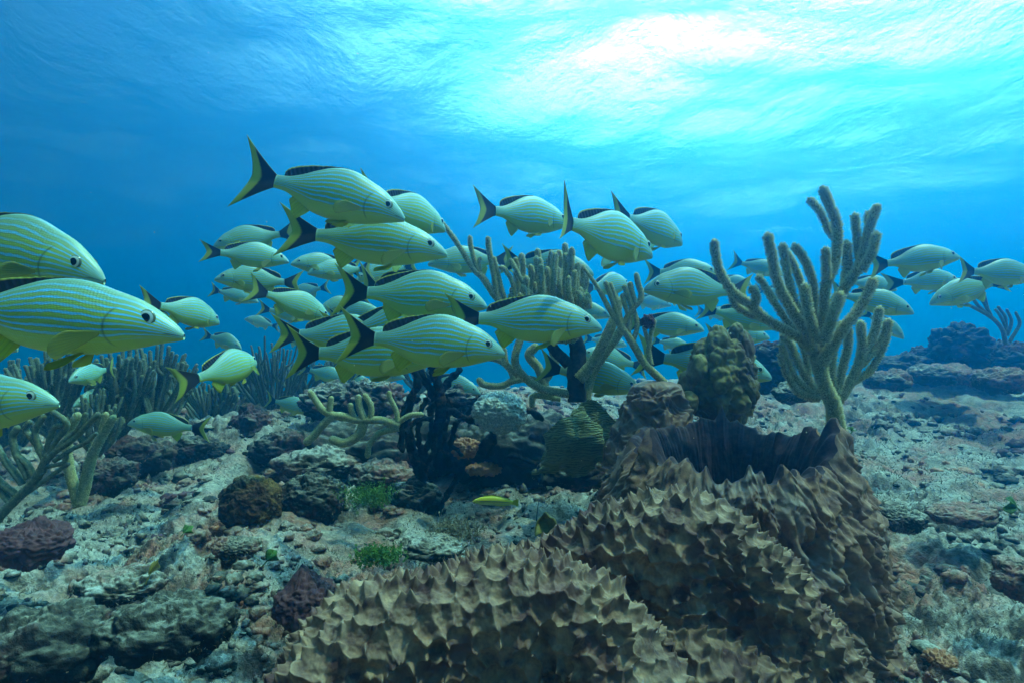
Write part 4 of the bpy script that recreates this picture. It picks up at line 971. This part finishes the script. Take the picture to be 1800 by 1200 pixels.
def sph_eye(side, se, he, zc, yc, r, b, parent, mat, tilt=0):
    n, k = 9, 20; th = np.linspace(0, math.pi/2, n); ph = np.linspace(0, 2*math.pi, k, endpoint=False)
    T, Q = np.meshgrid(th, ph, indexing='ij')
    x = .5-se+r*np.sin(T)*np.cos(Q); z = zc+r*np.sin(T)*np.sin(Q); y = side*(yc+r*.42*np.cos(T))
    v = np.stack([x, y, z], -1).reshape(-1, 3)
    uv = np.stack([T/(math.pi/2), Q/6.283], -1).reshape(-1, 2)
    return mesh_obj('eye', bendf(v, b), gridf(n, k, True), mat, parent, True, uv)
def make_fish(name, S, T, roll=0, b=0.0, deep=1.0, pec=35, tailyaw=0, spread=1.0, seed=0, lowres=False, both=True):
    """S: snout, T: base of the tail, both points of the place; the body is one mesh, fins and eyes are its parts"""
    rng = random.Random(seed); b += rng.uniform(-.13, .13)
    S, T = Vector(S), Vector(T); L = (S-T).length; X = (S-T).normalized()
    up = Vector((0, 0, 1)); Zv = (up-X*up.dot(X)).normalized(); Yv = Zv.cross(X)
    if roll: q = Matrix.Rotation(rad(roll), 3, X); Zv = q@Zv; Yv = q@Yv
    mtx = Matrix((X, Yv, Zv)).transposed().to_4x4(); mtx.translation = (S+T)/2; mtx = mtx@Matrix.Diagonal((L, L, L, 1))
    n, k = (34, 20) if lowres else (64, 32)
    s = np.concatenate([[0, .004, .012], np.linspace(.025, 1, n-3)]); U = prof(s, PU)*deep; D = prof(s, PL)*(deep*.5+.5); W = prof(s, PW)
    th = np.linspace(0, 2*math.pi, k, endpoint=False)+math.pi/2
    c, sn = np.cos(th), np.sin(th)
    zc = -.028*np.exp(-s/.08)                                            # the mouth sits low
    Z = np.where(sn[None] > 0, sn[None]*U[:, None], sn[None]*D[:, None])+zc[:, None]
    cc = np.sign(c)*np.abs(c)**.9
    narrow = np.where(sn > 0, 1-.28*sn**3, 1-.10*np.abs(sn)**3)
    Y = cc[None]*W[:, None]*narrow[None]
    # a step at the gill cover, a crease at the mouth
    hN = (Z-zc[:, None]+D[:, None])/(U+D)[:, None]
    gl = s[:, None]+.30*(hN-.42)**2
    Y *= 1+.07*np.clip((.288-gl)/.03, 0, 1)*np.clip((gl-.10)/.1, 0, 1)
    Xx = np.broadcast_to((.5-s)[:, None], Z.shape)
    v = np.stack([Xx, Y, Z], -1).reshape(-1, 3); uv = np.stack([np.broadcast_to(s[:, None], Z.shape), hN], -1).reshape(-1, 2)
    f = gridf(n, k, True).tolist(); f.append(list(range(k))); f.append([(n-1)*k+i for i in range(k)][::-1])
    body = mesh_obj(name, bendf(v, b), f, M['fish'], None, True, uv)
    body.matrix_world = mtx
    # tail fin
    nu, nv = (17, 7) if lowres else (37, 12)
    u = np.linspace(-1, 1, nu); q = np.linspace(0, 1, nv); Uu, Q = np.meshgrid(u, q)
    au = np.abs(Uu); te_x = -.5-.185-.105*au**1.3; te_z = np.sign(Uu)*(.215*au**.92)*spread
    bx = -.5+.035-.03*au; bz = .048*Uu
    sw = .10*np.sin(math.pi*Q)*au*(.245*spread)                          # leading edges curve
    x = bx+(te_x-bx)*Q; z = bz+(te_z-bz)*(Q**1.12)-np.sign(Uu)*sw*.0
    y = math.tan(rad(tailyaw))*(-(x+.5))*1.0+.012*np.sin(Uu*3+1)*Q
    dd = (1-Q)*np.hypot(te_x-bx, te_z-bz)*(1-.25*au)
    sheet('tail_fin', np.stack([x, y, z], -1), np.stack([Uu, dd], -1), M['tail'], body, b)
    # dorsal fin: low folded spines in front, a raised soft part behind
    nn = 14 if lowres else 40; ds = np.linspace(.30, .94, nn); q = np.linspace(0, 1, 6)
    hts = np.interp(ds, [.30, .40, .50, .58, .66, .74, .82, .88, .92, .94], [.0, .006, .009, .012, .028, .052, .068, .066, .045, .006])*rng.uniform(.85, 1.1)
    if not lowres: hts = hts*(1+.10*np.abs(np.sin(ds*105))*(ds < .66))
    Q, DS = np.meshgrid(q, ds, indexing='ij'); zt = (prof(ds, PU)*deep-.006)[None]+Q*hts[None]; xt = .5-DS-Q*hts[None]*.55
    sheet('dorsal_fin', np.stack([xt, .002*np.sin(DS*30)*Q, zt], -1), np.stack([(DS-.3)/.64, Q], -1), M['dorsal'], body, b)
    # anal fin
    ds = np.linspace(.69, .84, 9); hts = np.interp(ds, [.69, .71, .76, .84], [.02, .105, .085, .035]); q = np.linspace(0, 1, 6)
    Q, DS = np.meshgrid(q, ds, indexing='ij'); zt = -(prof(ds, PL)*(deep*.5+.5)-.010)[None]-Q*hts[None]; xt = .5-DS-Q*hts[None]*.75
    sheet('anal_fin', np.stack([xt, 0*xt+.004*Q, zt], -1)[:, :, :], np.stack([DS*4, Q], -1), M['yfin'], body, b)
    # pelvic and pectoral fins, one on each side
    for sd in (1, -1):
        r_ = np.linspace(0, 1, 7); a_ = np.linspace(-.35, .35, 7); Rr, Aa = np.meshgrid(r_, a_, indexing='ij')
        ln = .15*(1-.35*np.abs(Aa+.15)/.35); dwn = rad(28+rng.uniform(-6, 14))
        ax_ = -np.cos(dwn+Aa*.55); az_ = -np.sin(dwn+Aa*.55)
        bs = .40; zb = -float(prof(bs, PL))*(deep*.5+.5)+.012
        g = np.stack([.5-bs+.02*Aa+ax_*ln*Rr, sd*(.028+.05*Rr), zb+az_*ln*Rr], -1)
        sheet('pelvic_fin', g, np.stack([Aa, Rr], -1), M['yfin'], body, b)
        a_ = np.linspace(-.30, .30, 9); Rr, Aa = np.meshgrid(r_, a_, indexing='ij')
        ln = .20*(1-.40*((Aa-.10)/.4)**2); op = rad(pec+rng.uniform(-6, 6)); dn = rad(10+rng.uniform(-8, 22))
        bx_ = -np.cos(dn+Aa)*np.cos(op); bz_ = -np.sin(dn+Aa)*(1-.0*np.sin(op)); by_ = np.sin(op)
        bs = .30; wb = float(prof(bs, PW))*.97
        g = np.stack([.5-bs+bx_*ln*Rr, sd*(wb+by_*ln*Rr*.8+.006*Rr), -.045+.03*Aa*-1+bz_*ln*Rr], -1)
        sheet('pectoral_fin', g, np.stack([Aa, Rr], -1), M['pect'], body, b)
        se = .135; zz = .042*(deep*.5+.5)
        dz = (zz+.028*math.exp(-se/.08))/(float(prof(se, PU))*deep)
        yy = float(prof(se, PW))*math.sqrt(max(0, 1-dz*dz))*(1-.28*dz**3)*1.04-.0085
        sph_eye(sd, se, 0, zz, yy, .036, b, body, M['eye'])
    return body
BL = .21                                                                  # body length without the tail, metres
def fish_at(sx, sy, tx, ty, label, yaw=0, size=1.0, group='striped grunts schooling over the reef', cat='fish', name='striped_grunt', **kw):
    """snout and tail base in photograph pixels; yaw > 0 turns the head towards the lens"""
    app = math.hypot(sx-tx, sy-ty); Lb = BL*size; y_ = rad(yaw)
    d = F*Lb*math.cos(y_)/app
    dS, dT = d-math.sin(y_)*Lb/2, d+math.sin(y_)*Lb/2
    o = make_fish(name, P(sx, sy, dS), P(tx, ty, dT), seed=int(sx*7+sy), lowres=app < 110, **kw)
    return tag(o, label, cat, group)
# snout x, y, tail base x, y, label, options
FISH = [
 (713, 380, 483, 318, 'topmost striped grunt on the left, nose down, its forked tail raised highest of all', dict(pec=12, b=.05, spread=1.28, deep=.96)),
 (787, 443, 558, 414, 'striped grunt directly under the topmost one, black and yellow tail, body in shade', dict(pec=25, spread=.95, size=1.02, deep=.9)),
 (783, 402, 668, 352, 'rounded grunt with black back fin peeping out behind the head of the topmost grunt', dict(yaw=-48, b=.1, deep=1.0)),
 (1000, 392, 868, 372, 'grunt alone in open water left of the tail of the yellow-bellied one', dict(yaw=-34, b=.06, spread=1.0)),
 (1146, 446, 1006, 394, 'yellow-bellied grunt above the bushy coral with its tail seen almost edge on', dict(yaw=-44, tailyaw=-30, pec=30, b=-.05, spread=.95)),
 (1199, 426, 1112, 383, 'small pale grunt highest on the right of the school, just behind the yellow-bellied one', dict(yaw=-48, b=.1, spread=1.0)),
 (374, 432, 492, 412, 'dim blue-green grunt facing left, uppermost of the far left cluster', dict(yaw=12)),
 (508, 458, 388, 444, 'dim grunt facing right with raised pale side fin, in the far left cluster', dict(yaw=-28, pec=28, spread=.8)),
 (377, 489, 500, 496, 'grunt facing left below the dim pair in the far left cluster', dict(yaw=15, b=.08)),
 (455, 530, 384, 512, 'faintest grunt of the far left cluster with yellow fins hanging below', dict(yaw=-15, size=.9, tailyaw=40)),
 (581, 560, 472, 517, 'pale green grunt nosing down in open water left of the central shoal', dict(yaw=-36, pec=20, b=.1, spread=1.05)),
 (548, 560, 474, 545, 'grunt mostly hidden under the pale green one, showing its tail and yellow fin', dict(yaw=-10, size=.95)),
 (511, 462, 610, 470, 'pale grunt facing left just below the black tail of the shaded grunt', dict(yaw=25, size=.98, b=.1)),
 (540, 479, 632, 474, 'pale grunt facing left overlapping another behind the shaded grunt', dict(yaw=28, size=.94)),
 (508, 520, 562, 507, 'tiny far grunt swimming left with its dark tail to the right', dict(size=.92, yaw=-20)),
 (560, 545, 632, 528, 'dim grunt behind the tall black and yellow tail in mid school', dict(size=1.02, yaw=15)),
 (856, 534, 646, 515, 'bright yellow-striped grunt in mid shoal with a tall curved tail and pale head', dict(size=1.08, pec=14, b=.10, spread=1.05, deep=1.02)),
 (800, 540, 655, 505, 'grunt whose tail shows just above the tall tail of the bright mid-shoal one', dict(size=1.12, yaw=35)),
 (888, 617, 658, 595, 'brightest blue and yellow striped grunt, lowest in front at the centre', dict(pec=10, b=.07, spread=1.05)),
 (1058, 572, 842, 560, 'shaded grunt with fine blue stripes in front of the bushy coral', dict(pec=42, b=-.06, spread=.9, deep=.95)),
 (776, 628, 558, 621, 'grunt half hidden behind the brightest one, with large lime-edged tail at lower left', dict(size=1.03, spread=1.05, b=.03)),
 (700, 596, 528, 588, 'striped grunt squeezed between two larger ones, its tail above the lime-edged tail', dict(size=1.05, spread=.95)),
 (800, 570, 616, 582, 'striped back seen above the brightest grunt, rest of it hidden', dict(size=1.12, yaw=10)),
 (674, 552, 590, 556, 'small head with dark eye peering out between two striped backs in mid shoal', dict(size=.95, yaw=25)),
 (624, 492, 712, 472, 'yellow-green grunt facing left under the belly of the shaded grunt', dict(size=.95, yaw=20, b=.1)),
 (752, 462, 872, 458, 'grunt facing left behind the thin left branches of the bushy coral', dict(size=1.1, yaw=15, tailyaw=-20)),
 (1044, 480, 915, 462, 'grunt behind the bushy coral, its dark back fin above the knobbly tips', dict(size=1.1, yaw=20)),
 (1104, 498, 1046, 505, 'small far grunt under the yellow-bellied one, seen half head on', dict(yaw=-50, size=1.1, b=.1)),
 (1131, 506, 1285, 512, 'large grunt facing left between the two tall corals, yellow fins trailing below', dict(yaw=8, size=1.08, pec=25, deep=1.05)),
 (1262, 478, 1160, 478, 'grunt facing right whose back shows above the large left-facing one', dict(size=.98, yaw=5, spread=1.1)),
 (1378, 482, 1304, 463, 'distant grunt entering behind the tall fuzzy coral, thin dark tail to the left', dict(size=.92, yaw=15, spread=1.25)),
 (1238, 578, 1130, 568, 'pale grunt with clear dark eye, right of the thin bare branches', dict(yaw=15, size=1.02)),
 (1368, 575, 1258, 548, 'ghostly pale grunt behind the left arm of the tall fuzzy coral', dict(size=.98, yaw=10, pec=30)),
 (1353, 592, 1262, 588, 'faded grunt below the ghostly pale one, above the mustard knobbly coral', dict(size=.92)),
 (1357, 660, 1168, 630, 'low green grunt whose head emerges right of the mustard knobbly coral', dict(size=1.34, yaw=5)),
 (1128, 684, 985, 650, 'green grunt near the reef with dark eye, right of the thick black trunk', dict(size=1.05, yaw=10, pec=15)),
 (1020, 620, 1112, 640, 'pale green grunt facing left behind the slanting bare stem, yellow-edged tail at right', dict(size=.98, yaw=10)),
 (845, 690, 762, 668, 'dim grunt head peering over the pale lumpy coral head', dict(size=.92, yaw=15)),
 (186, 486, -120, 420, 'big pale grunt entering from the left edge, upper of the two nearest', dict(size=1.0, pec=8, deep=.98, yaw=5)),
 (325, 580, -85, 540, 'nearest and largest grunt entering from the left edge with bright blue stripes', dict(size=1.0, pec=10, deep=.74, b=.03)),
 (386, 566, 290, 538, 'blunt-headed grunt just ahead of the nearest fish', dict(yaw=-50, size=1.0, b=.1, deep=1.05)),
 (104, 703, -175, 722, 'yellow grunt head at the left edge below the nearest fish, nose pointing right', dict(size=1.0, pec=10, deep=.9)),
 (32, 612, -70, 590, 'small yellow snout at the left edge right under the nearest fish', dict(size=.95, yaw=15)),
 (165, 613, 62, 588, 'faint grunt belly showing under the nearest fish, above the sea rods', dict(size=.9)),
 (120, 668, 188, 650, 'dim grunt among the left sea rods, upper of two facing the lens', dict(size=.95, yaw=52)),
 (128, 712, 196, 690, 'dim grunt among the left sea rods, lower of two', dict(size=.92, yaw=45)),
 (450, 634, 370, 660, 'grunt turning away with its body tilted up and its large tail towards the lens', dict(yaw=-60, b=.25, size=.98, spread=.95, pec=60, roll=-10, deep=1.0)),
 (425, 612, 374, 592, 'small grunt behind the tilted one, narrow yellow-edged tail', dict(size=.9, yaw=25, spread=.9)),
 (225, 742, 337, 752, 'olive grunt facing left with mouth ajar, low over the rubble', dict(size=.98, pec=10, deep=.92)),
 (550, 722, 484, 705, 'dim green grunt low behind the beige curling branches', dict(size=.88, yaw=12)),
 (526, 764, 486, 742, 'smallest green grunt, nose down over the rocks left of the beige branches', dict(size=.75, yaw=35)),
 (612, 668, 545, 650, 'dim grunt with yellow belly under the lime-edged tail', dict(size=.92)),
 (655, 676, 600, 662, 'grey-green grunt low behind the black branch, left of its top', dict(size=.85)),
 (712, 662, 640, 654, 'dim fish directly below the belly of the brightest grunt', dict(size=.9)),
 (1687, 450, 1560, 463, 'far right grunt swimming alone above the others', dict(size=1.03, deep=.9)),
 (1686, 492, 1590, 496, 'grunt directly under the upper far right one, thin pale-edged tail', dict(size=.98, tailyaw=30)),
 (1633, 532, 1747, 498, 'far right grunt facing left and down with yellow-edged tail', dict(size=1.03, deep=.95)),
 (1825, 486, 1708, 478, 'grunt leaving the picture at the right edge', dict(size=1.0)),
 (1577, 508, 1500, 496, 'slim faded grunt behind the right arm of the tall fuzzy coral', dict(size=.92)),
 (1607, 548, 1488, 520, 'grunt nosing down right of the tall fuzzy coral', dict(size=1.08, yaw=10)),
 (1590, 594, 1530, 556, 'partly hidden grunt below the one nosing down', dict(size=.95, yaw=20)),
 (1073, 556, 1000, 540, 'pale grunt behind the snout of the shaded grunt', dict(size=.95, yaw=10)),
 (1215, 612, 1160, 600, 'small yellowish grunt low behind the twiggy coral', dict(size=.8)),
 (735, 514, 668, 502, 'faint far grunt between the bright mid-shoal fish and the bushy coral twigs', dict(size=1.1)),
 (560, 606, 505, 594, 'faint far grunt low between the tilted fish and the lime-edged tail', dict(size=1.0, yaw=10)),
 (1102, 606, 1040, 596, 'faint far grunt seen through the thin bare stem of the slanting coral', dict(size=1.15)),
 (1250, 640, 1190, 628, 'faint far grunt low between the slanting and mustard corals', dict(size=1.0)),
 (1296, 556, 1238, 548, 'faint far grunt left of the ghostly pale one', dict(size=1.1, yaw=8)),
 (1180, 536, 1118, 528, 'faint far grunt below the large left-facing one', dict(size=1.1)),
 (648, 640, 590, 630, 'faint far grunt under the squeezed striped one', dict(size=1.0)),
 (1398, 520, 1340, 512, 'faint far grunt glimpsed between the arms of the tall fuzzy coral', dict(size=1.1)),
 (430, 560, 478, 572, 'faint far grunt facing left below the pale green one', dict(size=1.0)),
 (1322, 500, 1268, 492, 'tiny faded grunt under the tail of the distant one', dict(size=.8)),
]
for q_ in FISH: fish_at(*q_[:5], **q_[5])

# the little yellow wrasse over the sand
def wrasse(S, T):
    S, T = Vector(S), Vector(T); L = (S-T).length; X = (S-T).normalized(); Zv = (Vector((0, 0, 1))-X*X.z).normalized(); Yv = Zv.cross(X)
    mtx = Matrix((X, Yv, Zv)).transposed().to_4x4(); mtx.translation = (S+T)/2; mtx = mtx@Matrix.Diagonal((L, L, L, 1))
    m, t = new_mat('yellow_wrasse_skin'); N = NT(t); sx = N.n('ShaderNodeSeparateXYZ', {0: N.n('ShaderNodeUVMap', uv_map='uv').outputs[0]})
    dk = N.math('MULTIPLY', N.ramp(N.math('ABSOLUTE', N.math('SUBTRACT', sx.outputs[1], .48)), [(.05, 1), (.10, 0)]), N.ramp(sx.outputs[0], [(.1, .3), (.2, 1), (.85, 1), (.95, .2)]))
    c = N.mix(N.ramp(sx.outputs[1], [(.2, 0), (.4, 1)]), (.50, .50, .16), (.62, .52, .02)); c = N.mix(dk, c, (.16, .17, .10)); finish(N, c, .4, None, spec=.4)
    n, k = 40, 20; s = np.linspace(0, 1, n); r = np.interp(s, [0, .06, .2, .45, .7, .9, 1], [.008, .05, .095, .115, .095, .06, .045]); th = np.linspace(0, 2*math.pi, k, endpoint=False)
    v = np.stack([np.broadcast_to((.5-s)[:, None], (n, k)), np.cos(th)[None]*r[:, None]*.5, np.sin(th)[None]*r[:, None]+(.03-.12*(s-.45)**2)[:, None]], -1).reshape(-1, 3)
    uv = np.stack([np.broadcast_to(s[:, None], (n, k)), np.broadcast_to(.5+.5*np.sin(th)[None], (n, k))], -1).reshape(-1, 2)
    f = gridf(n, k, True).tolist()+[list(range(k)), [(n-1)*k+i for i in range(k)][::-1]]
    o = mesh_obj('yellow_wrasse', bendf(v, .05), f, m, None, True, uv); o.matrix_world = mtx
    q = np.linspace(0, 1, 5); u = np.linspace(-1, 1, 9); Q, U = np.meshgrid(q, u, indexing='ij')
    sheet('tail_fin', np.stack([-.48-.15*Q, 0*Q, -.0+U*(.045+.045*Q)], -1), np.stack([U, Q], -1), M['yfin'], o, .05)
    ds = np.linspace(.25, .92, 16); Q, D_ = np.meshgrid(q, ds, indexing='ij'); zt = np.interp(D_, s, r)+.03-.12*(D_-.45)**2
    sheet('dorsal_fin', np.stack([.5-D_, 0*Q, zt-.004+Q*.025], -1), np.stack([D_, Q], -1), M['yfin'], o, .05)
    ds = np.linspace(.55, .92, 12); Q, D_ = np.meshgrid(q, ds, indexing='ij'); zt = -np.interp(D_, s, r)+.03-.12*(D_-.45)**2
    sheet('anal_fin', np.stack([.5-D_, 0*Q, zt+.004-Q*.025], -1), np.stack([D_, Q], -1), M['yfin'], o, .05)
    for sd_ in (1, -1): sph_eye(sd_, .10, 0, .03, .026, .017, .05, o, M['eye'])
    tag(o, 'small slender yellow wrasse with a grey side stripe over the pale sand patch', 'fish')
wrasse(P(831, 881, 1.35), P(902, 882, 1.36))
